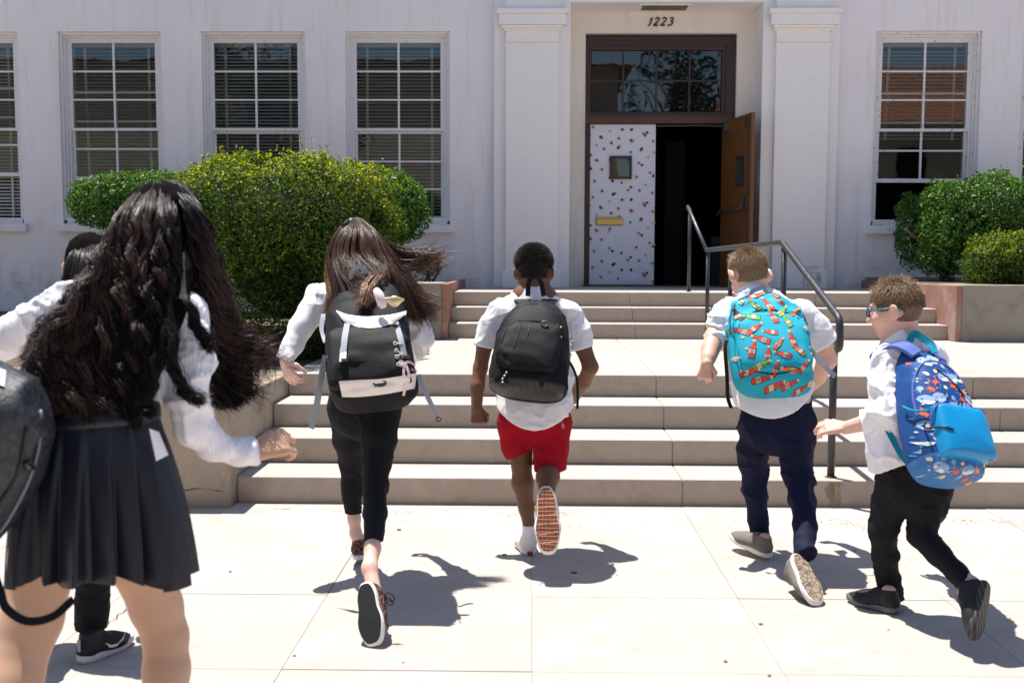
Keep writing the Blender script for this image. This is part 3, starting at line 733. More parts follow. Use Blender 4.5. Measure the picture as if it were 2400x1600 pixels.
def skin_mat(name, c, rough=.5):
    m = mat(name, c, rough, spec=.35); b = m.node_tree.nodes['Principled BSDF']; q = N(m)
    n = q.noise(16, 4, .6); q.color(q.mix(q.ramp(n, [(.35, 0), (.7, .35)]), c, (c[0]*1.0, c[1]*.82, c[2]*.78))); q.bump(q.noise(220, 3, .6), .12, .001)
    b.inputs['Subsurface Weight'].default_value = .12; b.inputs['Subsurface Radius'].default_value = (.012, .005, .003); b.inputs['Subsurface Scale'].default_value = 1.0; return m
def cloth_mat(name, c, rough=.9, sc=900, st=.25, sheen=.0, var=.0, spec=.2):
    m = mat(name, c, rough, spec=spec, sheen=sheen); q = N(m); n = q.noise(sc, 2, .5); q.bump(n, st, .001)
    a = q.noise(7, 4, .6); q.bump(a, .25, .012)
    if var: q.color(q.mix(q.ramp(a, [(.35, 0), (.7, 1)]), c, tuple(x*(1-var) for x in c)))
    return m
M['shirt'] = cloth_mat('white cotton', (.80,.79,.82), sheen=.0)
M['black_cloth'] = cloth_mat('black cloth', (.010,.010,.012), .8)
M['black_nylon'] = cloth_mat('black nylon', (.0065,.007,.0085), .68, sc=700, st=.4, spec=.22)
M['grey_strap'] = cloth_mat('grey webbing', (.30,.32,.38), .6, sc=500, st=.4)
M['white_rubber'] = mat('white rubber', (.75,.73,.70), .5)
M['white_leather'] = cloth_mat('white leatherette', (.78,.73,.72), .45, sc=300, st=.1, sheen=0, spec=.5)
def ribbon(b, pts, w, nrmv, th=.003, m=0):
    pts = [np.array(p, float) for p in pts]; nv = None; R = []
    for i, p in enumerate(pts):
        t = nrm(pts[min(i+1, len(pts)-1)]-pts[max(i-1, 0)]); n = nrmv[i] if isinstance(nrmv, list) else nrmv; n = nrm(np.array(n)-t*np.dot(n, t)); s = np.cross(t, n)
        ww = w[i] if isinstance(w, (list, tuple)) else w
        R.append((p+s*ww/2, p-s*ww/2, p-s*ww/2-n*th, p+s*ww/2-n*th))
    V = [tuple(v) for r in R for v in r]; F = []
    for i in range(len(pts)-1):
        for k in range(4): F.append((i*4+k, i*4+(k+1) % 4, i*4+4+(k+1) % 4, i*4+4+k))
    F += [(3, 2, 1, 0), tuple(range(len(V)-4, len(V)))]; b.add(V, F, m)
def curve(pts, n=16):
    """Catmull-Rom through points"""
    p = [np.array(q, float) for q in pts]; p = [2*p[0]-p[1]]+p+[2*p[-1]-p[-2]]; out = []
    for i in range(1, len(p)-2):
        for k in range(n):
            t = k/n; out.append(.5*((2*p[i])+(-p[i-1]+p[i+1])*t+(2*p[i-1]-5*p[i]+4*p[i+1]-p[i+2])*t*t+(-p[i-1]+3*p[i]-3*p[i+1]+p[i+2])*t**3))
    out.append(p[-2]); return out
def mbuild(b, name, mats, parent, **kw):
    o = np.array(wloc(parent)); b.V = [tuple(np.array(v)-o) for v in b.V]; return b.build(name, mats, parent, **kw)
# ---- shoes
def shoe(par, heel, d, up, L=.235, W=.088, name='shoe', um=None, sm=None, bm=None, th=.024, collar=.075, extra=None, label=None):
    d = nrm(d); up = nrm(np.array(up, float)-d*np.dot(up, d)); S = np.cross(up, d); heel = np.array(heel, float); A = np.stack([d, S, up])
    tw = lambda V: heel+np.array(V)@A
    b = Blob(.004); r = W*.40
    b.chain([((.15*L, 0, .030+th*.5), r*.95), ((.35*L, 0, .032+th*.5), r*.98), ((.62*L, .002, .020+th*.4), r*1.12), ((.86*L, .004, .012+th*.3), r*.93)], .03, .72, np.array([0, 1., 0]))
    b.chain([((.14*L, 0, .04), r*.78), ((.17*L, 0, collar), r*.80)], .02); b.cone((.2*L, 0, collar+.004), (.38*L, 0, .062), r*.7, r*.75, .02)
    b.ell((.21*L, 0, collar+.03), (r*.95, r*.72, .034), None, .006, neg=True)
    b.cut(lambda X: th*.6-X[:, 2])
    V, Q = b.run(); o = np.array(wloc(par)); me = fast_mesh(name, tw(V)-o, Q); sh = link(name, me, um, par, smooth=True)
    if label: sh['label'] = label
    n = 36; out = []
    for i in range(n):
        a = 2*math.pi*i/n; x = .5-.5*math.cos(a); sx = math.sin(a)
        hw = (.40+.10*math.sin(math.pi*x*.9)**2 + .12*max(0, (x-.45))*(1.0) - .10*math.exp(-((x-.42)/.16)**2))
        out.append((x*L*1.02-.01*L, (abs(sx)**.62)*math.copysign(1, sx)*hw*W*(1.0 if sx > 0 else 1.02)+.004*x))
    mb = MB(); zs = [(0, .95), (th*.3, 1.02), (th*.85, 1.03), (th, .98)]; VV = []; cx = L*.5
    for z, k in zs:
        for x, y in out: VV.append((cx+(x-cx)*k, y*k, z+(.16*max(0, x/L-.72)**1.4*L)))
    F = []; mi = []
    for j in range(3):
        for i in range(n): F.append((j*n+i, j*n+(i+1) % n, (j+1)*n+(i+1) % n, (j+1)*n+i)); mi.append(0)
    F.append(tuple(range(n))[::-1]); mi.append(1); F.append(tuple(range(3*n, 4*n))); mi.append(0)
    me = mesh('sole', tw(VV)-o, F, mi); so_ = link('sole', me, [sm, bm or sm], sh)
    so_.data.polygons.foreach_set('use_smooth', np.array([len(f) == 4 for f in F]))
    # laces
    lb = MB()
    for k in range(5):
        t = .34+.075*k; z = .072-.028*(t-.34)/.3+th*.35; lb.tube([tw((t*L, -.020, z-.006)), tw((t*L+.006, 0, z+.003)), tw((t*L, .020, z-.006))], .0028, 5)
    if extra is not False: lb.V = [tuple(np.array(v)-o) for v in lb.V]; lb.build('laces', M['lace'] if extra is None else extra, sh)
    return sh, tw, sh
M['lace'] = mat('white lace', (.7,.7,.7), .8)
# ---- short hair of the boys
def short_hair(par, c, fwd, up, mats, s=1.0, n=5000, length=lambda U: .02, stand=.6, low=-.55, face=.45, r0=.0011, seed=1, comb=(0,0,0), curl=0.0, capr=1.05, capmat=None, top=0.0, ext=0.0, jitter=.28, swirl=0.0):
    R, F, U = axes(fwd, up); A = np.stack([R, F, U]); c0 = np.array(c)+U*.012*s-F*.008*s; rad = np.array((.075*s, .091*s, (.088+top)*s))
    rg = np.random.default_rng(seed)
    def inreg(dv):  # dv unit local
        return (dv[:, 2] > low+.25*np.maximum(dv[:, 1], 0)*2) & ~((dv[:, 1] > face) & (dv[:, 2] < .55)) & ~((np.abs(dv[:, 0]) > .8) & (dv[:, 2] < -.1) & (dv[:, 1] > -.35))
    b = Blob(.005); b.ell(c0, rad*capr, A, .01)
    def cutf(X):
        q = ((X-c0)@A.T)/rad; dv = q/(np.linalg.norm(q, axis=1, keepdims=True)+1e-9)
        return np.where(inreg(dv), -.01, .01)
    b.cut(cutf); b.build('hair_cap', capmat or mats, par)
    dv = rg.normal(size=(n*3, 3)); dv /= np.linalg.norm(dv, axis=1, keepdims=True); dv = dv[inreg(dv)][:n]
    ln = np.array([length(v) for v in dv])*rg.uniform(.7, 1.15, len(dv)); root = c0+(dv*rad*capr*.985)@A; out = (dv/rad); out /= np.linalg.norm(out, axis=1, keepdims=True); out = out@A
    tg = np.tile(np.array(comb, float), (len(dv), 1)); dn_ = dv/rad; dn_ /= np.linalg.norm(dn_, axis=1, keepdims=True); tg = tg-dn_*(tg*dn_).sum(1, keepdims=True)
    if swirl: tg = tg+np.cross(dn_, np.array([0, 0, 1.]))*swirl
    tang = tg@A; m = 5; P_ = np.zeros((len(dv), m, 3)); jit = rg.normal(size=(len(dv), 3))*jitter
    dirv = out*stand+tang+jit; dirv /= np.linalg.norm(dirv, axis=1, keepdims=True)
    ph = rg.uniform(0, 6.28, len(dv)); e1 = np.cross(out, rg.normal(size=(len(dv), 3)))
    for k in range(m):
        t = k/(m-1); P_[:, k] = root+(dirv*t+((tang-out*.3)*t*t*.5 if curl == 0 else 0))*ln[:, None]+e1*(curl*np.sin(ph+t*7))[:, None]*t
    strands('hair', mats, par, P_, r0, r0*.3)
# ---- backpacks: lofted shells in a local frame (x across, y outwards to the back, z up)
class Frame:
    def __init__(s, o, right, up, out=None):
        s.o = np.array(o, float); s.u = nrm(up); s.r = nrm(np.array(right, float)-s.u*np.dot(right, s.u)); s.n = np.cross(s.r, s.u); 
        if out is not None and np.dot(s.n, out) < 0: s.n = -s.n
    def w(s, x, y, z): return s.o+s.r*x+s.n*y+s.u*z
    def W(s, V): V = np.array(V, float); return s.o+V[:, :1]*s.r+V[:, 1:2]*s.n+V[:, 2:3]*s.u
def loft(fr, rings, name, mats, par, n=48, ex=3.0, amp=.0, sc=18, seed=0, sub=5, mfn=None, aniso=(1,1,1)):
    """rings: (z, half width, half depth, x centre, y centre)"""
    R = np.array(rings, float); zz = []; 
    tt = np.linspace(0, len(R)-1, (len(R)-1)*sub+1)
    pts = curve([tuple(r) for r in R], sub); V = []
    for p in pts:
        z, hw, hd, cx, cy = p; hw = max(hw, 1e-4); hd = max(hd, 1e-4)
        for i in range(n):
            a = 2*math.pi*i/n; ca, sa = math.cos(a), math.sin(a); V.append((cx+hw*math.copysign(abs(ca)**(2/ex), ca), cy+hd*math.copysign(abs(sa)**(2/ex), sa), z))
    m = len(pts); F = []
    for j in range(m-1):
        for i in range(n): F.append((j*n+i, j*n+(i+1) % n, (j+1)*n+(i+1) % n, (j+1)*n+i))
    F.append(tuple(range(n))[::-1]); F.append(tuple(range((m-1)*n, m*n)))
    Vw = fr.W(V); me = mesh(name, Vw, F)
    bm = bmesh.new(); bm.from_mesh(me); bmesh.ops.recalc_face_normals(bm, faces=bm.faces); bm.to_mesh(me); bm.free()
    if amp: wrinkle(me, amp, sc, aniso, seed)
    if mfn is not None:
        me.polygons.foreach_set('material_index', np.array([mfn(np.mean([V[k] for k in f[:4]], 0)) for f in F], dtype=np.int32))
    o = np.array(wloc(par)); me.vertices.foreach_set('co', (get_co(me)-o).astype(np.float32).ravel()); me.update()
    return link(name, me, mats, par, smooth=True)
from mathutils.bvhtree import BVHTree
def bvh_of(objs):
    V = []; F = []
    for o in objs:
        base = len(V); w = wloc(o.parent) if o.parent else Vector((0, 0, 0)); V += [v.co+w for v in o.data.vertices]; F += [tuple(i+base for i in p.vertices) for p in o.data.polygons]
    return BVHTree.FromPolygons(V, F)
def decals(name, fr, objs, shapes, mats, par, off=.0012, sub=3, dmix=0.0):
    """flat print: polygons (x, z, in frame), finely divided and laid on the surface"""
    bv = bvh_of(objs); b = MB(); dn = Vector(-nrm(np.array((fr.n[0], fr.n[1], fr.n[2]*.35))+CAMV*dmix))
    for sh_ in shapes:
        verts, faces, mi = sh_[:3]; lay_ = sh_[3] if len(sh_) > 3 else 0; cache = {}
        def hitp(x, z):
            k = (round(x, 5), round(z, 5))
            if k not in cache:
                h = bv.ray_cast(Vector(fr.w(x, 0, z))-dn*.6, dn)
                if h[0] is None: cache[k] = None
                else:
                    nn = h[1] if h[1].dot(dn) < 0 else -h[1]
                    cache[k] = h[0]+nn*(off+lay_*.0006) if -nn.dot(dn) > .03 else None
            return cache[k]
        if any(hitp(*v) is None for v in verts): continue
        for f in faces:
            A_, B_, C_ = [np.array(verts[i]) for i in f]; G_ = {}
            for i in range(sub+1):
                for j in range(sub+1-i): q = A_+(B_-A_)*i/sub+(C_-A_)*j/sub; G_[i, j] = hitp(*q)
            if any(v is None for v in G_.values()): continue
            ks = list(G_); ix = {k: n for n, k in enumerate(ks)}; F = []
            for i in range(sub):
                for j in range(sub-i):
                    F.append((ix[i, j], ix[i+1, j], ix[i, j+1]))
                    if i+j < sub-1: F.append((ix[i+1, j], ix[i+1, j+1], ix[i, j+1]))
            b.add([G_[k] for k in ks], F, mi)
    mbuild(b, name, mats, par, smooth=True)
def lay(l): return [(v, f, m, j) for j, (v, f, m) in enumerate(l)]
def poly_shape(pts, mi, cx=0, cz=0, rot=0, s=1):
    c, n_ = math.cos(rot), math.sin(rot); q = [(cx+s*(x*c-z*n_), cz+s*(x*n_+z*c)) for x, z in pts]; m = (sum(p[0] for p in q)/len(q), sum(p[1] for p in q)/len(q))
    V = [m]+q; return (V, [(0, i+1, (i+1) % len(q)+1) for i in range(len(q))], mi)
# ================================================================ PEOPLE
Lx = CR.copy()
CAMV = -CF
def person(px, py, label): 
    g_ = G(px, py); return empty('person', (g_[0], g_[1], 0), label, 'person', 'children running to school')
def col_hem(cx, z0, a, hw, ax=0):
    return lambda X: (z0+a*((X[:, 0]-cx)/hw)**2)-X[:, 2]
# ---------------------------------------------------------------- boy in red shorts
def boy_red():
    p = person(1240, 1303, 'boy in white short sleeved shirt and red shorts with short black curls'); sk = skin_mat('dark brown skin', (.165,.078,.043))
    Yt = 4.95; hc = P(1251, 634, 5.0); hf = nrm((.02, .93, -.35)); hu = nrm((0, .35, .93))
    b = Blob(.0055); head(b, hc, hf, hu, .99)
    b.chain(Js((1251,655,4.99,50),(1252,705,4.96,52)), .03)
    b.chain(Js((1252,715,4.95,120),(1250,800,4.92,135),(1252,900,4.85,120),(1253,965,4.80,135)), .03, .62, Lx)
    b.chain(Js((1180,742,4.95,46),(1322,742,4.95,46)), .03)
    b.chain(Js((1168,740,4.95,44),(1136,808,4.92,37),(1126,862,4.90,33),(1119,905,4.87,33),(1117,958,4.84,25)), .015)
    b.chain(Js((1336,742,4.95,44),(1366,812,4.92,39),(1384,860,4.90,36),(1368,895,4.96,32),(1343,935,5.06,25)), .015)
    hand(b, P(1117,952,4.84), (.08,-.12,-1), (-.25,-.8,.2), (1,.3,0), 1.25, .148, .8)
    hand(b, P(1343,935,5.06), (-.5,.6,-.45), (.8,.2,.3), (-.2,1,0), 1.1, .15)
    b.chain(Js((1218,975,4.80,78),(1222,1085,4.79,46),(1225,1133,4.785,50),(1234,1190,4.77,36),(1241,1238,4.75,28)), .02); foot(b, P(1241,1238,4.75), .027, G(1242,1302), (-.16,.94,0), (0,0,1))
    b.chain(Js((1288,975,4.80,80),(1286,1105,4.73,50)), .02); b.cone(P(1286,1105,4.73), P(1284,1118,4.64), 25*.00195, 27*.00195, .02); foot(b, P(1284,1118,4.64), .050, P(1279,1140,4.40), P(1288,1296,4.27)-P(1279,1140,4.40), (0,1,.12))
    b.build('body', sk, p); eyes(p, hc, hf, hu)
    # shirt
    s = Blob(.0065)
    s.chain(Js((1252,728,4.96,130),(1250,790,4.94,172),(1251,880,4.87,170),(1253,960,4.80,172),(1253,1010,4.78,178)), .03, .70, Lx)
    s.chain(Js((1182,736,4.95,66),(1320,736,4.95,66)), .03)
    s.chain(Js((1172,738,4.95,62),(1150,775,4.935,60),(1137,812,4.92,56)), .02); s.chain(Js((1334,738,4.95,62),(1350,775,4.935,58),(1363,815,4.92,56)), .02)
    s.cone(P(1252,678,4.985), P(1252,712,4.95), .070, .085, .012)
    c0 = P(1253,1000,4.78); s.cut(col_hem(c0[0], c0[2]+.001, .075, .165))
    for (q, d) in ((P(1135,812,4.92), nrm((-.22,0,-1))), (P(1365,816,4.92), nrm((.28,0,-1)))):
        s.cut(lambda X, q=q, d=d: np.where(np.linalg.norm(X-q, axis=1) < .075, (X-q)@d, -1))
    s.build('shirt', M['shirt'], p, wr=(.013, 9, (1,1,.75), 3))
    # shorts
    red = cloth_mat('red cotton twill', (.42,.004,.016), .85, var=.35)
    t = Blob(.0065)
    t.chain(Js((1253,940,4.81,150),(1253,985,4.80,160)), .03, .66, Lx)
    t.chain(Js((1208,990,4.80,84),(1212,1045,4.79,70),(1226,1085,4.785,66)), .025, 1.0, Lx); t.chain(Js((1296,990,4.80,88),(1289,1050,4.77,84),(1284,1115,4.72,82)), .025)
    t.cone(P(1250,1010,4.8), P(1256,1050,4.79), .05, .03, .04)
    qa, da = P(1218,1062,4.79), nrm((.50,0,-1)); qb, db = P(1285,1100,4.73), nrm((.0,.05,-1))
    xm = P(1252,1060,4.78)[0]
    t.cut(lambda X: np.where(X[:, 0] < xm, (X-qa)@da, np.where(X[:,0] >= xm, (X-qb)@db, -1)))
    t.build('shorts', red, p, wr=(.014, 9, (1.2,1.2,.5), 9))
    w = MB(); w.tube([P(1316,1000,4.70)+CAMV*.004, P(1319,990,4.70)+CAMV*.006, P(1322,1001,4.70)+CAMV*.004, P(1319,1004,4.70)], .0016, 5); mbuild(w, 'embroidery', M['lace'], p)
    # sock and shoes
    so = Blob(.005); so.chain(Js((1241,1232,4.75,34),(1241,1262,4.75,36),(1240,1285,4.75,36)), .01); so.cut(lambda X, z=P(1241,1229,4.75)[2]: X[:, 2]-z); so.build('sock', M['shirt'], p)
    up = mat('white canvas with yellow and red flames', (.78,.76,.74), .7); q = N(up); sp = q.n('ShaderNodeSeparateXYZ')
    n = q.noise(28, 3, .5); q.color(q.mix(q.ramp(n, [(.54, 0), (.57, 1)]), (.78,.76,.74), (.85,.55,.03))); 
    sm = M['white_rubber']
    gum = mat('gum rubber sole', (.33,.10,.045), .6); q = N(gum); v = q.vec((95, 95, 95), 'Object')
    br = q.n('ShaderNodeTexVoronoi', feature='DISTANCE_TO_EDGE'); br.inputs['Scale'].default_value = 62; br.inputs['Randomness'].default_value = .12; q.l(q.co.outputs['Object'], br.inputs['Vector'])
    q.color(q.mix(q.ramp(br.outputs['Distance'], [(.04, 1), (.11, 0)]), (.15,.035,.015), (.50,.20,.10))); q.bump(q.ramp(br.outputs['Distance'], [(.04, 1), (.12, 0)]), .6, .004)
    h = G(1242, 1302); _, tw, sh = shoe(p, h, (-.16,.94,0), (0,0,1), .235, .092, um=up, sm=sm)
    k = MB(); pts = [tw((.012+.0*i, y, .030+.016*(1-(y/.016)**2)**.5*0)) for i, y in enumerate((-.012, .012))]
    c = [tw((-.0055, -.013, .005)), tw((-.0055, .013, .005)), tw((-.0055, .013, .023)), tw((-.0055, -.013, .023))]; k.add(c, [(0,1,2,3)]); mbuild(k, 'heel_label', mat('dark red heel label', (.20,.01,.03), .5), sh); 
    k = MB(); k.tube([tw((.20*.235+.030*math.cos(a)-.012, .029*math.sin(a), .082+.006*math.cos(a))) for a in np.linspace(1.2, 5.1, 14)], .0035, 6); mbuild(k, 'collar_trim', mat('red collar trim', (.5,.03,.02), .6), sh)
    hp = P(1279, 1140, 4.40); tp = P(1288, 1296, 4.27); 
    d = nrm(tp-hp); shoe(p, hp, d, nrm((.0,1,.12)), np.linalg.norm(tp-hp)*.98, .107, um=up, sm=sm, bm=gum)
    # hair: flat topped tight curls fading to the neck
    hm = hair_mat('black curly hair', (.012,.009,.008), (.03,.022,.018), .6)
    cap = mat('faded hair at the nape', (.02,.012,.009), .9)
    def ln(v): return .004+.026*max(0, min(1, (v[2]+.15)/.5))
    b = Blob(.005); R, F, U = axes(hf, hu); A = np.stack([R, F, U]); c1 = hc+U*.05
    b.ell(c1, (.078,.088,.066), A, .02); b.cone(c1+U*.02-R*.038, c1+U*.02+R*.038, .045, .045, .03)
    b.build('hair_volume', hm, p, wr=(.004, 70, (1,1,1), 2))
    short_hair(p, hc, hf, hu, hm, 1.0, 5200, ln, stand=1.0, low=-.75, r0=.0012, curl=.004, capmat=cap, seed=5)
    rg = np.random.default_rng(8); n = 5200; dv = rg.normal(size=(n, 3)); dv[:, 2] = np.abs(dv[:, 2])-.25; dv /= np.linalg.norm(dv, axis=1, keepdims=True)
    root = c1+(dv*np.array((.080,.088,.068)))@A; o_ = dv@A; Pp = np.zeros((n, 6, 3)); e1 = np.cross(o_, rg.normal(size=(n, 3))); e2 = np.cross(o_, e1); ph = rg.uniform(0, 6, n); L_ = rg.uniform(.006, .017, n)*(1+.5*np.clip(dv[:, 2], 0, 1))
    for k in range(6): t = k/5; Pp[:, k] = root+o_*(L_*t)[:, None]+e1*(.0028*np.sin(ph+t*9))[:, None]+e2*(.0028*np.cos(ph+t*9))[:, None]
    strands('curls', hm, p, Pp, .0011, .0005)
    return p
boy_red()
def pack_black():
    o = P(1236, 905, 4.62); t = empty('backpack', tuple(o), 'black rucksack with mesh pocket and top loop on the boy in red shorts', 'backpack', 'school backpacks worn by the children')
    top = P(1262, 700, 4.84); up = nrm(top-o); fr = Frame(o, Lx, up, CAMV); H = np.linalg.norm(top-o); u = FPX/4.65
    R = lambda zz, wpx, d, cx=0, cy=0: (zz*H, wpx/2/u, d, cx/u, cy)
    mb = loft(fr, [R(-.10,90,.05,8,-.02),R(-.085,150,.085,6,-.01),R(-.03,176,.108,3),R(.12,184,.12),R(.35,184,.12,0),R(.55,172,.11,0),R(.72,154,.095,2,-.005),R(.86,122,.075,2,-.015),R(.96,90,.045,0,-.03),R(1.0,60,.02,0,-.05)], 'main_bag', M['black_nylon'], t, amp=.020, sc=10, seed=4, ex=2.6)
    loft(fr, [R(-.115,60,.02,4,.03),R(-.10,140,.07,4,.02),R(-.05,180,.108,2,.005),R(-.02,185,.112,2,.003),R(.0,182,.11,2,.0)], 'rubber_base', M['black_rubber'], t, amp=0, ex=2.6)
    pk = loft(fr, [R(.05,60,.015,-6,.11),R(.075,120,.03,-6,.11),R(.2,140,.045,-7,.105),R(.4,140,.04,-3,.103),R(.55,122,.03,6,.098),R(.615,100,.016,10,.085),R(.63,40,.005,10,.08)], 'front_pocket', M['black_nylon'], t, amp=.013, sc=16, seed=8, ex=3.2)
    b = MB(); zz = lambda x, y, z: fr.w(x/u, y, z*H)
    def onpk(pts, off=.002): 
        bv = bvh_of([pk, mb]); out = []
        for x, z in pts:
            h = bv.ray_cast(Vector(fr.w(x/u, .5, z*H)), Vector(-fr.n)); out.append(np.array(h[0] if h[0] is not None else fr.w(x/u, .1, z*H))+fr.n*off)
        return out
    for pts in ([(-66,.12),(-70,.3),(-62,.5),(-40,.59),(10,.625),(50,.60)], [(-32,.53),(-34,.4),(-40,.25),(-46,.12)], [(-10,.56),(-12,.4),(-20,.1)], [(-84,.5),(-72,.66),(-45,.82),(0,.88),(48,.82),(70,.66),(78,.5)]):
        pp = curve(onpk(pts), 5); b = MB(); b.tube(pp, .0022, 5); mbuild(b, 'zip_seam', M['seam'], t, smooth=True)
    # mesh pocket panel
    vs = []; q = [(-8,.46),(20,.48),(52,.50),(58,.40),(52,.22),(20,.13),(-18,.11)]
    decals('mesh_panel', fr, [pk], [poly_shape([(x/u, z*H) for x, z in q], 0)], M['mesh'], t, .003)
    b = MB(); cpt = onpk([(24,.565)])[0]; b.tube([cpt+fr.r*.014*math.cos(a)+fr.u*.014*math.sin(a)+fr.n*.006 for a in np.linspace(0, 6.28, 15)], .004, 6); b.box(0,0,0,0,0,0) if 0 else None; mbuild(b, 'ring', M['metal'], t, smooth=True)
    for base, n in (((60,.60),9), ((-50,.03),10), ((88,.52),5)):
        c = onpk([base])[0] if base[0] < 80 else fr.w(88/u, .05, .52*H); b = MB(); 
        pts = [c+fr.u*(-.008*i)+fr.r*(.004*math.sin(i*.9)+(.001*i if base[0] > 0 else -.0015*i))+fr.n*.008 for i in range(n)]
        for i in range(n-1): b.tube([pts[i], pts[i+1]], .0035, 6, m=i % 2)
        mbuild(b, 'zip_cord', [M['black_nylon'], M['white_rubber']], t)
    b = MB(); la = zz(-15,.0,1.0); lb = zz(20,.0,1.0)
    hp = curve([P(1237,694,4.83), P(1240,660,4.84), P(1254,647,4.84), P(1268,662,4.84), P(1274,694,4.83)], 6); ribbon(b, hp, .022, CAMV, .005); mbuild(b, 'top_loop', M['black_nylon'], t)
    for sx, pts in ((-1, [P(1232,706,4.85), P(1210,696,4.93), P(1192,706,5.02), P(1188,742,5.08), P(1186,800,5.06)]), (1, [P(1284,706,4.85), P(1296,698,4.93), P(1314,708,5.02), P(1320,745,5.08), P(1324,800,5.06)])):
        b = MB(); ribbon(b, curve(pts, 6), .06, [nrm(CAMV+np.array([0,0,1.]))]*40, .012); mbuild(b, 'shoulder_strap', M['black_nylon'], t)
    b = MB(); ribbon(b, curve([P(1328,838,4.80),P(1343,862,4.78),P(1352,890,4.78),P(1354,930,4.78),P(1353,958,4.77)], 6), .012, CAMV, .002); mbuild(b, 'loose_strap', M['black_nylon'], t)
M['black_rubber'] = mat('black ribbed rubber', (.014,.015,.014), .45)
q = N(M['black_rubber']); w_ = q.n('ShaderNodeTexWave', wave_type='BANDS', bands_direction='DIAGONAL'); w_.inputs['Scale'].default_value = 22; q.l(q.co.outputs['Object'], w_.inputs[0]); q.bump(q.ramp(w_.outputs[0], [(.05, 0), (.2, 1)]), .8, .004)
M['seam'] = mat('black seam tape', (.006,.006,.007), .5)
M['mesh'] = mat('black pocket mesh', (.02,.021,.022), .6); q = N(M['mesh']); ck = q.n('ShaderNodeTexChecker'); ck.inputs['Scale'].default_value = 330; q.l(q.co.outputs['Object'], ck.inputs[0]); q.color(q.mix(ck.outputs['Fac'], (.006,.006,.007), (.07,.073,.078)))
pack_black()

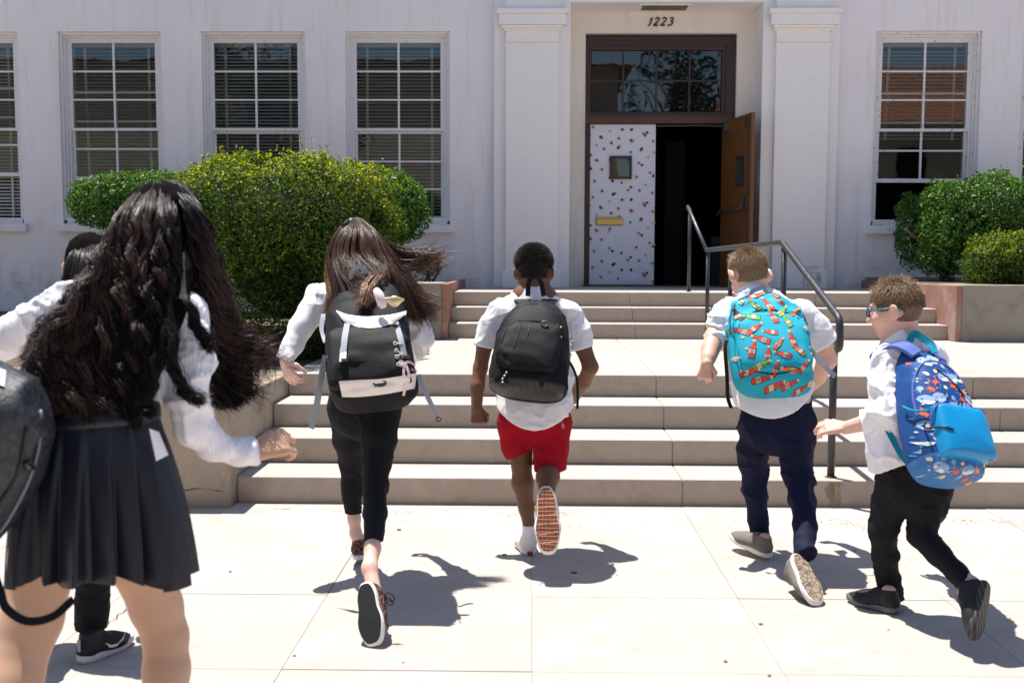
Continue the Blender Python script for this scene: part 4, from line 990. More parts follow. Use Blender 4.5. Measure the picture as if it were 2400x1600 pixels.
# ---------------------------------------------------------------- boy in navy trousers
def boy_navy():
    p = person(1800, 1306, 'boy in white short sleeved shirt and navy trousers with cropped light brown hair'); sk = skin_mat('fair skin', (.66,.40,.31))
    hc = P(1754, 640, 5.0); hf = nrm((-.12,.80,-.58)); hu = nrm((-.10,.56,.82))
    b = Blob(.0055); head(b, hc, hf, hu, 1.10)
    b.chain(Js((1765,672,4.98,62),(1780,712,4.94,66)), .03)
    b.chain(Js((1785,740,4.93,130),(1795,820,4.86,150),(1818,920,4.76,150),(1822,985,4.72,150)), .03, .62, Lx)
    b.chain(Js((1705,740,4.93,52),(1872,742,4.90,52)), .03)
    b.chain(Js((1700,742,4.93,50),(1676,790,4.86,46),(1661,838,4.75,34)), .015); b.chain(Js((1676,790,4.86,46),(1664,818,4.80,38),(1657,852,4.72,27)), .015)
    b.chain(Js((1878,742,4.90,52),(1925,808,4.88,48),(1938,842,4.90,46),(1918,884,5.02,34),(1890,912,5.12,28)), .015)
    hand(b, P(1657,846,4.72), (-.17,-.15,-1), (-.35,-.85,.1), (.9,-.3,0), 1.2, .150, .8)
    hand(b, P(1890,912,5.12), (-.5,.5,-.4), (.8,.2,.3), (-.2,1,0), 1.1, .15)
    for J_ in (Js((1777,985,4.74,70),(1766,1095,4.80,44),(1774,1190,4.83,34),(1785,1262,4.80,28)), Js((1868,985,4.72,70),(1873,1105,4.62,46),(1883,1200,4.44,36),(1888,1270,4.30,24))): b.chain(J_, .02)
    foot(b, P(1888,1270,4.30), .022, P(1868,1296,4.22), P(1917,1402,4.05)-P(1868,1296,4.22), (-.25,.9,.35)); foot(b, P(1785,1262,4.80), .028, G(1804,1308,.012), (-.50,.80,.16), (.1,-.2,1))
    b.build('body', sk, p); eyes(p, hc, hf, hu, 1.08)
    s = Blob(.0065)
    s.chain(Js((1786,738,4.94,140),(1792,800,4.89,174),(1806,890,4.80,178),(1826,965,4.74,192),(1830,1000,4.73,196)), .03, .72, Lx)
    s.chain(Js((1712,740,4.93,72),(1868,742,4.90,78)), .03)
    s.chain(Js((1704,742,4.93,66),(1690,765,4.90,66),(1680,790,4.86,62)), .02); s.chain(Js((1876,744,4.90,74),(1905,772,4.89,76),(1930,804,4.885,72)), .02)
    s.cone(P(1764,686,4.96), P(1776,716,4.92), .066, .085, .012)
    s.ell(P(1690,808,4.88), (.030,.03,.03), None, .02)
    c0 = P(1826,962,4.74); c1 = P(1790,978,4.74)
    s.cut(lambda X: (c0[2]-.018+.10*np.clip((X[:, 0]-c1[0])/.20, -1.2, 1.2)**2+.10*(X[:, 0]-c1[0])*.3)-X[:, 2])
    for (q, d, r) in ((P(1678,772,4.87), nrm((-.42,-.2,-.8)), .06), (P(1930,808,4.885), nrm((.62,0,-.75)), .085)):
        s.cut(lambda X, q=q, d=d, r=r: np.where(np.linalg.norm(X-q, axis=1) < r, (X-q)@d, -1))
    s.build('shirt', M['shirt'], p, wr=(.013, 9, (1,1,.75), 13))
    navy = cloth_mat('navy twill', (.008,.011,.040), .8, var=.4)
    t = Blob(.0065)
    t.chain(Js((1822,945,4.76,162),(1821,985,4.73,172)), .03, .62, Lx)
    t.chain(Js((1777,985,4.74,86),(1769,1050,4.77,72),(1766,1095,4.80,56),(1769,1150,4.82,50),(1778,1215,4.82,44),(1783,1262,4.80,42)), .018)
    t.chain(Js((1866,985,4.72,88),(1866,1050,4.67,74),(1874,1115,4.61,61),(1880,1170,4.50,53),(1886,1235,4.36,45),(1887,1300,4.24,44)), .018)
    q0, q1 = P(1783,1268,4.80), P(1887,1302,4.23)
    t.cut(lambda X: np.where(np.linalg.norm(X-q0, axis=1) < .09, q0[2]-X[:, 2], -1)); d1 = nrm(P(1885,1300,4.24)-P(1884,1240,4.36)); t.cut(lambda X: np.where(np.linalg.norm(X-q1, axis=1) < .10, (X-q1)@d1, -1))
    t.build('trousers', navy, p, wr=(.013, 9, (1,1,.9), 21))
    um = cloth_mat('grey canvas', (.17,.155,.135), .9)
    sk2 = M['shirt']; so = Blob(.005); so.chain(Js((1787,1252,4.80,36),(1792,1285,4.78,38)), .01); so.build('sock', sk2, p)
    h = G(1804, 1308, .012); shoe(p, h, (-.50,.80,.16), (0.1,-.2,1), .255, .09, um=um, sm=M['white_rubber'])
    hp, tp = P(1868,1296,4.22), P(1917,1402,4.05)
    sol = mat('tan rubber tread', (.34,.26,.19), .7); q = N(sol); v1 = q.n('ShaderNodeTexVoronoi', feature='DISTANCE_TO_EDGE'); v1.inputs['Scale'].default_value = 48; q.l(q.co.outputs['Object'], v1.inputs['Vector'])
    q.color(q.mix(q.ramp(v1.outputs['Distance'], [(.05, 1), (.13, 0)]), (.33,.26,.19), (.12,.08,.055)))
    shoe(p, hp, nrm(tp-hp+np.array([0,-.02,0])), nrm((-.25,.9,.35)), .24, .100, um=um, sm=M['white_rubber'], bm=sol)
    hm = hair_mat('light brown hair', (.20,.115,.058), (.42,.27,.15), .42)
    def ln(v): return .006+.013*max(0, min(1, (v[2]+.1)/.6))+(.022 if (v[2] > .8 and v[1] > .0) else 0)
    short_hair(p, hc, hf, hu, hm, 1.10, 12000, ln, stand=.42, low=-.92, r0=.0010, comb=(.10,.15,-.55), jitter=.16, swirl=.1, seed=9, capmat=hair_mat('light brown scalp hair', (.17,.10,.052), (.24,.15,.085), .6))
    return p
boy_navy()
def bottle(mi, cx, cz, rot, s, rg):
    W = .165; body = [(-W,-.5),(W,-.5),(W,.12),(.08,.27),(.075,.5),(-.075,.5),(-.08,.27),(-W,.12)]
    sh = [(x+.05, z-.03) for x, z in body]
    out = [poly_shape(sh, 5, cx, cz, rot, s), poly_shape(body, mi, cx, cz, rot, s), poly_shape([(-.085,.5),(.085,.5),(.085,.62),(-.085,.62)], 4, cx, cz, rot, s),
           poly_shape([(-W,-.27),(W,-.27),(W,-.03),(-W,-.03)], 3, cx, cz, rot, s), poly_shape([(.09*math.cos(a), -.15+.09*math.sin(a)) for a in np.linspace(0, 5.6, 9)], 6, cx, cz, rot, s), poly_shape([(.05*math.cos(a), -.15+.05*math.sin(a)) for a in np.linspace(0, 5.4, 8)], 3, cx, cz, rot, s)]
    return lay(out[:4] if rg.random() < .6 else out)
def pack_bottles():
    o = P(1805, 872, 4.62); t = empty('backpack', tuple(o), 'turquoise rucksack printed with red and green sauce bottles on the boy in navy', 'backpack', 'school backpacks worn by the children')
    top = P(1783, 692, 4.86); up = nrm(top-o); fr = Frame(o, Lx+np.array([0,0,.10]), up, CAMV); H = np.linalg.norm(top-o); u = FPX/4.65
    R = lambda zz, wpx, d, cx=0, cy=0: (zz*H, wpx/2/u, d, cx/u, cy)
    tq = cloth_mat('turquoise printed cotton', (.015,.36,.50), .7, var=.12)
    mb = loft(fr, [R(-.23,110,.05,8,-.02),R(-.20,160,.09,8,-.005),R(-.08,178,.12,4),R(.15,186,.13,2),R(.4,184,.125,2),R(.6,174,.115,2),R(.78,160,.10,2,-.01),R(.92,122,.07,0,-.02),R(1.0,84,.035,0,-.035),R(1.04,50,.01,0,-.04)], 'main_bag', tq, t, amp=.016, sc=10, seed=14, ex=2.5)
    pk = loft(fr, [R(-.14,90,.02,8,.10),R(-.11,150,.035,6,.108),R(.1,168,.045,2,.112),R(.35,166,.04,2,.110),R(.52,140,.03,0,.104),R(.60,90,.012,-2,.095),R(.62,40,.004,-2,.09)], 'front_pocket', tq, t, amp=.011, sc=14, seed=18, ex=2.8)
    cols = [tq, mat('red sauce print', (.50,.035,.02), .7), mat('green sauce print', (.12,.36,.03), .7), mat('label print', (.50,.42,.30), .7), mat('yellow cap print', (.62,.48,.10), .7), mat('print outline black', (.02,.012,.012), .7), mat('label ring print', (.03,.02,.02), .7), mat('orange sauce print', (.62,.13,.02), .7)]
    rg = np.random.default_rng(23); shapes = []; pts = []
    for _ in range(4000):
        x, z = rg.uniform(-96, 96), rg.uniform(-75, 235)
        if all((x-a)**2+(z-b_)**2 > 29**2 for a, b_ in pts): pts.append((x, z))
    for x, z in pts:
        mi = rg.choice([1,1,1,7,7,2]); r = rg.choice([-.5,.5,0,1.2,-1.1,.9,-.8,2.6])+rg.normal()*.15; sc = rg.uniform(32, 42)/u
        shapes += bottle(int(mi), x/u, z/u, r, sc, rg)
    decals('printed_bottles', fr, [mb, pk], shapes, cols, t, .0016)
    bv = bvh_of([pk, mb])
    def on(pts, off=.002):
        out = []
        for x, z in pts:
            h = bv.ray_cast(Vector(fr.w(x/u, .5, z*H)), Vector(-fr.n)); out.append(np.array(h[0] if h[0] is not None else fr.w(x/u, .1, z*H))+fr.n*off)
        return out
    for pts in ([(-78,.30),(-66,.46),(-30,.60),(10,.63),(50,.57),(66,.48)], [(-92,.35),(-86,.6),(-60,.84),(-20,.96),(20,.96),(60,.84),(86,.6),(92,.35)], [(-60,-.13),(0,-.16),(62,-.13)]):
        b = MB(); b.tube(curve(on(pts), 6), .0028, 5); mbuild(b, 'zip', M['seam'], t, smooth=True)
    b = MB(); ribbon(b, curve([P(1762,700,4.83),P(1762,684,4.84),P(1776,677,4.84),P(1789,672,4.84),P(1796,688,4.83),P(1798,700,4.82)], 5), .02, CAMV, .004); mbuild(b, 'top_loop', M['grey_strap'], t)
    for pts in ([P(1752,706,4.87),P(1730,702,4.96),P(1716,716,5.04),P(1712,760,5.08)], [P(1812,704,4.87),P(1834,708,4.95),P(1846,728,5.03),P(1848,770,5.08)]):
        b = MB(); ribbon(b, curve(pts, 6), .055, [nrm(CAMV+np.array([0,0,1.]))]*40, .012); mbuild(b, 'shoulder_strap', M['black_nylon'], t)
    b = MB(); ribbon(b, curve([P(1703,797,4.72),P(1700,820,4.69),P(1704,880,4.66),P(1706,930,4.66),P(1714,956,4.64)], 6), .017, CAMV, .003); mbuild(b, 'loose_strap', M['black_nylon'], t)
    b = MB(); ribbon(b, curve([P(1896,816,4.68),P(1916,838,4.67),P(1938,862,4.66),P(1958,882,4.66)], 5), .024, nrm(CAMV+np.array([0,0,.5])), .003); mbuild(b, 'loose_strap', M['grey_strap'], t)
    b = MB(); c = P(1812,727,4.70)
    for k, (dx, dz, m) in enumerate([(-6,2,0),(2,0,0),(10,-2,0),(18,-4,1),(26,-3,1),(34,-1,1)]): b.tube([c+fr.r*dx/u+fr.u*dz/u, c+fr.r*(dx+7)/u+fr.u*(dz-1)/u], .010-.0008*k, 8, m=m)
    mbuild(b, 'key_charm', [mat('green plastic charm', (.02,.45,.12), .4), M['metal']], t)
pack_bottles()

# ---------------------------------------------------------------- small boy with glasses
def boy_glasses():
    p = person(2100, 1440, 'small boy in white long sleeved shirt, black trousers and teal glasses'); sk = skin_mat('pale pink skin', (.68,.42,.34))
    hc = P(2098, 722, 4.10); hf = nrm((-.86,.46,-.14)); hu = nrm((-.12,.10,.98))
    b = Blob(.005); head(b, hc, hf, hu, 1.0)
    b.chain(Js((2112,765,4.10,72),(2118,812,4.08,76)), .03)
    b.chain(Js((2128,845,4.06,150),(2125,930,4.03,150),(2124,1020,4.0,132),(2142,1115,3.98,128)), .03, .64, Lx)
    b.chain(Js((2078,850,4.05,60),(2180,845,4.10,60)), .03)
    b.chain(Js((2084,858,4.03,58),(2086,962,3.96,48)), .015); b.chain(Js((2086,962,3.96,48),(2030,990,4.05,38),(1980,1003,4.14,30)), .015)
    b.chain(Js((2180,855,4.14,54),(2165,945,4.30,42),(2130,935,4.48,34),(2110,925,4.56,28)), .015)
    hand(b, P(1984,1001,4.13), (-1,.25,-.02), (.0,-.65,.7), (-.2,.6,.8), .55, .155, .5)
    hand(b, P(2110,925,4.56), (-.3,1,.2), (0,-.2,1), (-1,0,.2), .9, .15)
    b.chain(Js((2100,1130,3.99,72),(2068,1245,4.02,48),(2075,1320,4.06,38),(2084,1400,4.05,32)), .02)
    b.chain(Js((2180,1130,3.97,72),(2161,1255,3.93,50),(2222,1318,3.78,38),(2280,1368,3.66,30)), .02); foot(b, P(2280,1368,3.66), .024, P(2320,1366,3.60), P(2310,1480,3.50)-P(2320,1366,3.60), (-.6,.75,.15), .215); foot(b, P(2084,1400,4.05), .026, G(2104,1439), (-.62,.76,0), (0,0,1), .215)
    b.build('body', sk, p); eyes(p, hc, hf, hu, 1.0)
    s = Blob(.006)
    s.chain(Js((2125,838,4.06,140),(2122,900,4.04,158),(2118,990,4.0,152),(2124,1060,3.99,162),(2134,1135,3.98,170)), .03, .68, Lx)
    s.chain(Js((2084,848,4.05,78),(2172,842,4.10,80)), .03)
    s.chain(Js((2082,852,4.03,76),(2080,910,3.99,80),(2090,962,3.95,84)), .022); s.chain(Js((2090,960,3.95,80),(2062,982,3.99,66),(2030,990,4.04,56)), .022)
    s.chain(Js((2180,855,4.13,74),(2165,945,4.28,66),(2140,938,4.42,56)), .022)
    s.cone(P(2106,786,4.09), P(2118,818,4.07), .060, .075, .012)
    s.ell(P(2034,965,4.0), (.022,.012,.012), None, .01)
    hz = P(2052,1108,3.98); s.cut(lambda X: (hz[2]+.085*np.clip((X[:, 0]-hz[0])/.16, 0, 2)**.8-.0)-X[:, 2])
    q, d = P(2026,991,4.045), nrm((-.95,.25,-.22)); s.cut(lambda X: np.where(np.linalg.norm(X-q, axis=1) < .075, (X-q)@d, -1))
    s.build('shirt', M['shirt'], p, wr=(.018, 9, (1,1,.75), 31))
    cuff = Blob(.004); cuff.cone(P(2044,990,4.02), P(2024,994,4.05), .056, .060, .008); cuff.cone(P(2000,998,4.08), P(2060,985,4.0), .031, .031, .004, neg=True)
    cuff.cut(lambda X: np.maximum((X-P(2020,994,4.05))@nrm((-.95,.25,-.22)), -(X-P(2048,989,4.01))@nrm((-.95,.25,-.22)))); cuff.build('cuff', M['shirt'], p, wr=(.005, 20, (1,1,1), 3))
    tr = Blob(.006)
    tr.chain(Js((2135,1090,3.99,146),(2142,1135,3.98,162)), .03, .64, Lx)
    tr.chain(Js((2100,1130,3.99,86),(2082,1190,4.01,76),(2068,1245,4.02,60),(2072,1300,4.05,52),(2083,1360,4.06,48),(2090,1410,4.05,56)), .018)
    tr.chain(Js((2182,1130,3.97,88),(2170,1195,3.95,76),(2162,1255,3.93,62),(2200,1298,3.82,55),(2242,1340,3.73,50),(2270,1374,3.67,50)), .018)
    q0 = P(2088,1403,4.05); tr.cut(lambda X: np.where(np.linalg.norm(X-q0, axis=1) < .09, q0[2]-X[:, 2], -1)); q1 = P(2266,1368,3.675); d1 = nrm(P(2270,1376,3.67)-P(2242,1340,3.73)); tr.cut(lambda X: np.where(np.linalg.norm(X-q1, axis=1) < .09, (X-q1)@d1, -1))
    tr.build('trousers', M['black_cloth'], p, wr=(.013, 9, (1,1,.9), 41))
    um = cloth_mat('black knit upper', (.022,.023,.025), .6); sm = mat('dark grey foam sole', (.11,.115,.12), .5); bm = mat('black rubber tread', (.035,.032,.028), .6)
    q = N(bm); w = q.n('ShaderNodeTexWave'); w.inputs['Scale'].default_value = 18; w.inputs['Distortion'].default_value = 2.5; q.l(q.co.outputs['Object'], w.inputs[0]); q.color(q.mix(w.outputs[0], (.02,.018,.016), (.065,.058,.05))); q.bump(w.outputs[0], .8, .005)
    h = G(2104, 1439); _, tw, sh = shoe(p, h, (-.62,.76,0), (0,0,1), .215, .088, um=um, sm=sm, extra=M['black_nylon'], th=.028)
    for k in range(3):
        b = MB(); x = .42+.06*k; b.tube([tw((x*.215, .042-.004*k, .026)), tw((x*.215+.008, .036-.004*k, .05)), tw((x*.215+.018, .020, .066-.006*k))], .0025, 5); mbuild(b, 'side_stripe', mat('grey side stripe', (.25,.25,.25), .5) if k == 0 else bpy.data.materials['grey side stripe'], sh)
    hp, tp = P(2320,1366,3.60), P(2310,1480,3.50); shoe(p, hp, nrm(tp-hp+np.array([-.02,0,0])), nrm((-.60,.75,.15)), .215, .092, um=um, sm=bm, bm=bm, extra=M['black_nylon'], th=.028)
    hm = hair_mat('tousled brown hair', (.12,.068,.036), (.36,.24,.15), .4)
    def ln(v): return .009+.022*max(0, min(1, (v[2]+.15)/.7))
    short_hair(p, hc, hf, hu, hm, 1.02, 13000, ln, stand=.06, low=-.86, face=.62, r0=.0010, comb=(.15,-.10,-.95), jitter=.10, swirl=.25, seed=19, capmat=hair_mat('brown scalp hair', (.10,.060,.034), (.16,.10,.06), .6))
    R, F, U = axes(hf, hu); rg = np.random.default_rng(4); n = 1500; dv = rg.normal(size=(n, 3))*np.array((.5,.55,.15))+np.array((0,-.05,.95)); dv /= np.linalg.norm(dv, axis=1, keepdims=True)
    A = np.stack([R, F, U]); root = hc+U*.012+(dv*np.array((.076,.092,.088)))@A; Pp = np.zeros((n, 6, 3)); cl = rg.integers(0, 22, n); cd = rg.normal(size=(22,3))*.45; o_ = (dv*np.array((.5,.5,.55))+rg.normal(size=(n,3))*.10+cd[cl]+np.array((.45,-.45,.25)))@A; o_ /= np.linalg.norm(o_, axis=1, keepdims=True); L_ = rg.uniform(.018, .046, n)
    side = np.cross(o_, F[None])
    for k in range(6): t = k/5; Pp[:, k] = root+o_*(L_*t)[:, None]+(R*.010*t*t)[None]+side*(.006*np.sin(t*3+dv[:, :1]*6))*t
    strands('tuft', hm, p, Pp, .0012, .0004)
    # glasses
    g = empty('glasses', tuple(np.array(hc)-np.array(p.location)), parent=p); 
    tm = mat('teal plastic frame', (.01,.16,.20), .3); o = hc
    b = MB()
    for sgn in (-1, 1):
        cx = o+F*.098+R*sgn*.034-U*.006; 
        b.tube([cx+R*.025*math.cos(a)+U*.018*math.sin(a) for a in np.linspace(0, 2*math.pi, 21)], .0032, 6)
    b.tube([o+F*.099-R*.010-U*.004, o+F*.101+U*.0, o+F*.099+R*.010-U*.004], .0028, 6); mbuild(b, 'rim', mat('dark teal rim', (.012,.03,.05), .3), g, smooth=True)
    for sgn in (-1, 1): b = MB(); b.tube([o+F*.096+R*sgn*.060+U*.0, o+F*.04+R*sgn*.083+U*.0, o-F*.015+R*sgn*.087+U*.002, o-F*.04+R*sgn*.082-U*.012], .0036, 6); mbuild(b, 'temple', tm, g, smooth=True)
    for sgn in (-1, 1): 
        b = MB(); cx = o+F*.098+R*sgn*.034-U*.006; b.add([cx+R*.025*math.cos(a)+U*.018*math.sin(a) for a in np.linspace(0, 5.98, 18)], [tuple(range(18))]); mbuild(b, 'lens', M['glass'], g)
    return p
boy_glasses()
def whale(cx, cz, s, rot, m=(1,2,3)):
    body = [(-.5,.05),(-.35,.3),(0,.42),(.35,.3),(.5,.0),(.3,-.25),(-.05,-.32),(-.35,-.2)]; belly = [(-.42,-.05),(0,-.02),(.45,-.08),(.3,-.25),(-.05,-.32),(-.35,-.2)]
    return lay([poly_shape(body, m[0], cx, cz, rot, s), poly_shape(belly, m[1], cx, cz, rot, s), poly_shape([(-.28,.06),(-.2,.06),(-.2,.14),(-.28,.14)], m[2], cx, cz, rot, s), poly_shape([(.42,.05),(.7,.32),(.62,.02),(.5,-.05)], m[0], cx, cz, rot, s)])
def star(mi, cx, cz, s, rot): return [poly_shape([((.5 if k % 2 == 0 else .22)*math.cos(k*math.pi/5), (.5 if k % 2 == 0 else .22)*math.sin(k*math.pi/5)) for k in range(10)], mi, cx, cz, rot, s)]
def crab(mi, cx, cz, s, rot):
    o = [poly_shape([(.3*math.cos(a), .2*math.sin(a)) for a in np.linspace(0, 5.5, 9)], mi, cx, cz, rot, s)]
    for g_ in (-1, 1): o += [poly_shape([(g_*.25,.1),(g_*.5,.45),(g_*.25,.5),(g_*.3,.25)], mi, cx, cz, rot, s), poly_shape([(g_*.2,-.1),(g_*.42,-.3),(g_*.1,-.2)], mi, cx, cz, rot, s)]
    return o
def pack_sea():
    o = P(2203, 1030, 3.78); t = empty('backpack', tuple(o), 'blue rucksack printed with sea animals, plain front pocket, on the small boy with glasses', 'backpack', 'school backpacks worn by the children')
    top = P(2158, 806, 4.0); up = nrm(top-o); right = nrm((.93,.36,.0)); fr = Frame(o, right, up, np.array([.36,-.93,.1])); H = np.linalg.norm(top-o); u = FPX/3.8
    R = lambda zz, wpx, d, cx=0, cy=0: (zz*H, wpx/2/u, d, cx/u, cy)
    nv = cloth_mat('navy printed nylon', (.012,.065,.24), .6, var=.1); lb = cloth_mat('mid blue nylon', (.05,.18,.42), .55)
    mb = loft(fr, [R(-.40,70,.05,10,-.01),R(-.38,130,.09,8),R(-.32,156,.10,5),R(-.16,166,.11),R(.1,168,.112,0),R(.35,162,.108,0),R(.55,148,.10,0,-.008),R(.72,126,.085,-2,-.02),R(.86,104,.065,-4,-.035),R(.95,66,.035,-6,-.05),R(.98,36,.01,-6,-.055)], 'main_bag', [nv, lb], t, amp=.008, sc=12, seed=44, ex=2.7, mfn=lambda c: 1 if c[2] < -.25*H else 0)
    tp = cloth_mat('bright blue coated nylon', (.0,.25,.55), .35, sc=500, st=.1, sheen=0, spec=.6)
    pk = loft(fr, [R(-.30,60,.01,8,.100),R(-.285,122,.035,8,.102),R(-.23,134,.045,8,.104),R(-.05,136,.045,6,.106),R(.15,132,.040,4,.104),R(.195,120,.03,4,.10),R(.205,60,.01,4,.095)], 'front_pocket', tp, t, amp=.006, sc=9, seed=50, ex=4.0)
    cols = [nv, mat('whale light blue print', (.25,.38,.62), .6), mat('white print', (.62,.66,.72), .6), mat('dark print', (.01,.02,.08), .6), mat('orange star print', (.75,.30,.08), .6), mat('red crab print', (.66,.10,.05), .6), mat('teal weed print', (.10,.42,.42), .6), mat('sand shell print', (.70,.58,.40), .6)]
    rg = np.random.default_rng(7); pts = []; sh = []
    for _ in range(5000):
        x, z = rg.uniform(-150, 112), rg.uniform(-105, 225)
        if all((x-a)**2+(z-b_)**2 > 21**2 for a, b_ in pts): pts.append((x, z))
    for i, (x, z) in enumerate(pts):
        k = rg.integers(0, 7); r = rg.uniform(-.6, .6); X, Z = x/u, z/u
        if k < 3: sh += whale(X, Z, 34/u, r)
        elif k == 3: sh += star(4, X, Z, 22/u, r)
        elif k == 4: sh += crab(5, X, Z, 26/u, r)
        elif k == 5: sh += [poly_shape([(.2*math.cos(a), .1+.25*math.sin(a)) for a in np.linspace(0, 5.6, 9)], 1, X, Z, r, 26/u)]+[poly_shape([(dx-.03,-.1),(dx+.03,-.1),(dx*1.6,-.5)], 1, X, Z, r, 26/u) for dx in (-.12, 0, .12)]
        else: sh += [poly_shape([(-.3,.1),(0,.3),(.35,.1),(.2,-.25),(-.2,-.25)], 7, X, Z, r, 18/u)]
    for _ in range(260):
        x, z = rg.uniform(-150, 112)/u, rg.uniform(-105, 225)/u; sh += [poly_shape([(.5*math.cos(a), .5*math.sin(a)) for a in np.linspace(0, 5.2, 6)], rg.choice([2, 6, 1]), x, z, 0, rg.uniform(2, 5)/u)]
    decals('printed_sea_animals', fr, [mb], sh, cols, t, .0014, dmix=.9)
    # white label on the pocket
    decals('pocket_label', fr, [pk], [poly_shape([(-9,-12),(9,-12),(9,12),(-9,12)], 0, 56/u, -.21*H, 0, 1/u)]+[poly_shape([(-6,-.7),(6,-.7),(6,.7),(-6,.7)], 1, 56/u, -.21*H+dz/u, .0, 1/u)+(2,) for dz in (-6,-3,4,7)], [M['white_rubber'], mat('label ink', (.15,.15,.18), .6)], t, .002)
    bv = bvh_of([pk, mb])
    def on(pts, off=.002):
        out = []
        for x, z in pts:
            h = bv.ray_cast(Vector(fr.w(x/u, .5, z*H)), Vector(-fr.n)); out.append(np.array(h[0] if h[0] is not None else fr.w(x/u, .1, z*H))+fr.n*off)
        return out
    blu = cloth_mat('periwinkle piping', (.09,.14,.42), .6)
    for nm, pts, m, r in (('piping', [(-80,.1),(-76,.4),(-56,.62),(-20,.72),(30,.68),(66,.5),(80,.25)], blu, .005), ('piping', [(-64,-.3),(-66,0),(-58,.18),(10,.205),(66,.18),(76,-.05),(76,-.3)], blu, .004), ('zip', [(-40,-.08),(-58,-.05),(-74,.0),(-86,.02)], M['seam'], .004), ('zip', [(-20,.62),(10,.50),(34,.36)], M['seam'], .004)):
        b = MB(); b.tube(curve(on(pts), 6), r, 6); mbuild(b, nm, m, t, smooth=True)
    teal = cloth_mat('teal webbing', (.0,.22,.34), .6)
    b = MB(); ribbon(b, curve([P(2132,800,3.98),P(2142,782,3.98),P(2160,790,3.97),P(2182,806,3.95),P(2192,826,3.92)], 6), .026, CAMV, .006); mbuild(b, 'top_loop', teal, t)
    b = MB(); ribbon(b, curve([P(2150,826,3.90),P(2120,808,3.94),P(2090,806,4.00),P(2062,822,4.06),P(2050,850,4.10)], 6), .052, [nrm(CAMV+np.array([0,0,1.2]))]*40, .014); mbuild(b, 'shoulder_strap', blu, t)
    b = MB(); ribbon(b, curve([P(2190,830,3.94),P(2205,836,4.0),P(2210,870,4.1)], 6), .05, [nrm(CAMV+np.array([0,0,1.2]))]*40, .014); mbuild(b, 'shoulder_strap', blu, t)
    b = MB(); ribbon(b, curve([P(2074,995,3.93),P(2090,1025,3.90),P(2112,1065,3.86),P(2140,1095,3.84),P(2168,1113,3.82)], 6), .022, nrm(CAMV+np.array([-.5,0,0])), .003); mbuild(b, 'lower_strap', teal, t)
    b = MB(); b.tube(curve([P(2116,952,3.80),P(2140,962,3.74),P(2178,962,3.70)], 6), .005, 6); mbuild(b, 'side_pocket_edge', teal, t, smooth=True)
pack_sea()

# ---------------------------------------------------------------- girl with flying brown hair
def long_hair(name, par, mats, groups, r0, r1, seed=1, m=30, tight=0.0, root=.012):
    """groups: (guides, n, thick, clump, amp, freq, flare). guides: polylines of (px,py,Y); strands run between neighbouring guides"""
    rg = np.random.default_rng(seed); out = []
    for guides, n, thick, nclump, amp, freq, flare in groups:
        Gd = np.array([[P(*q) for q in g_] for g_ in guides]); ng, k, _ = Gd.shape
        # resample along to m points with Catmull-Rom
        Gs = []
        for g_ in Gd:
            c = np.array(curve(list(g_), 12)); tt = np.linspace(0, len(c)-1, m); i = np.floor(tt).astype(int).clip(0, len(c)-2); f = (tt-i)[:, None]; Gs.append(c[i]*(1-f)+c[i+1]*f)
        Gs = np.array(Gs); cl_u = rg.uniform(0, ng-1, nclump); cl_off = rg.normal(size=(nclump, 3)); cl_ph = rg.uniform(0, 6.28, nclump); cl_fr = rg.uniform(.75, 1.25, nclump)*freq; cl_am = rg.uniform(.5, 1.4, nclump)*amp
        ci = rg.integers(0, nclump, n); u = np.clip(cl_u[ci]+rg.normal(size=n)*.35*(ng-1)/max(nclump, 1)*1.6, 0, ng-1.001); i = np.floor(u).astype(int); f = (u-i)[:, None, None]
        base = Gs[i]*(1-f)+Gs[np.minimum(i+1, ng-1)]*f
        t = np.linspace(0, 1, m)[None, :, None]
        tan = np.gradient(base, axis=1); tan /= np.linalg.norm(tan, axis=2, keepdims=True)+1e-9
        a = np.cross(tan, CF[None, None]); a /= np.linalg.norm(a, axis=2, keepdims=True)+1e-9; b = np.cross(tan, a)
        env = np.clip((t-.12)/.35, 0, 1)
        L_ = np.linalg.norm(np.diff(base, axis=1), axis=2).sum(1)[:, None, None]
        ph = cl_ph[ci][:, None, None]+rg.normal(size=(n, 1, 1))*.3+cl_fr[ci][:, None, None]*t*L_*6.28; am = cl_am[ci][:, None, None]*env
        off = a*np.sin(ph)*am+b*np.cos(ph)*am
        off += (cl_off[ci][:, None]*thick*(.10+.90*np.sin(np.pi*np.clip(t*.85+.04, 0, 1))))*np.array([.5, 1, .5])
        off += rg.normal(size=(n, 1, 3))*(.0022+tight*.0022*env+flare*t**2.2)
        off += a*(.003*np.sin(t*rg.uniform(8, 22, (n, 1, 1))+rg.uniform(0, 6, (n, 1, 1))))*t
        off = off+(1-t)**5*rg.uniform(-.01, root, (n, 1, 1))*np.array([0, 1, .05]); Pp = base+off
        out.append(Pp)
    P_ = np.concatenate(out); return strands(name, mats, par, P_, r0, r1)
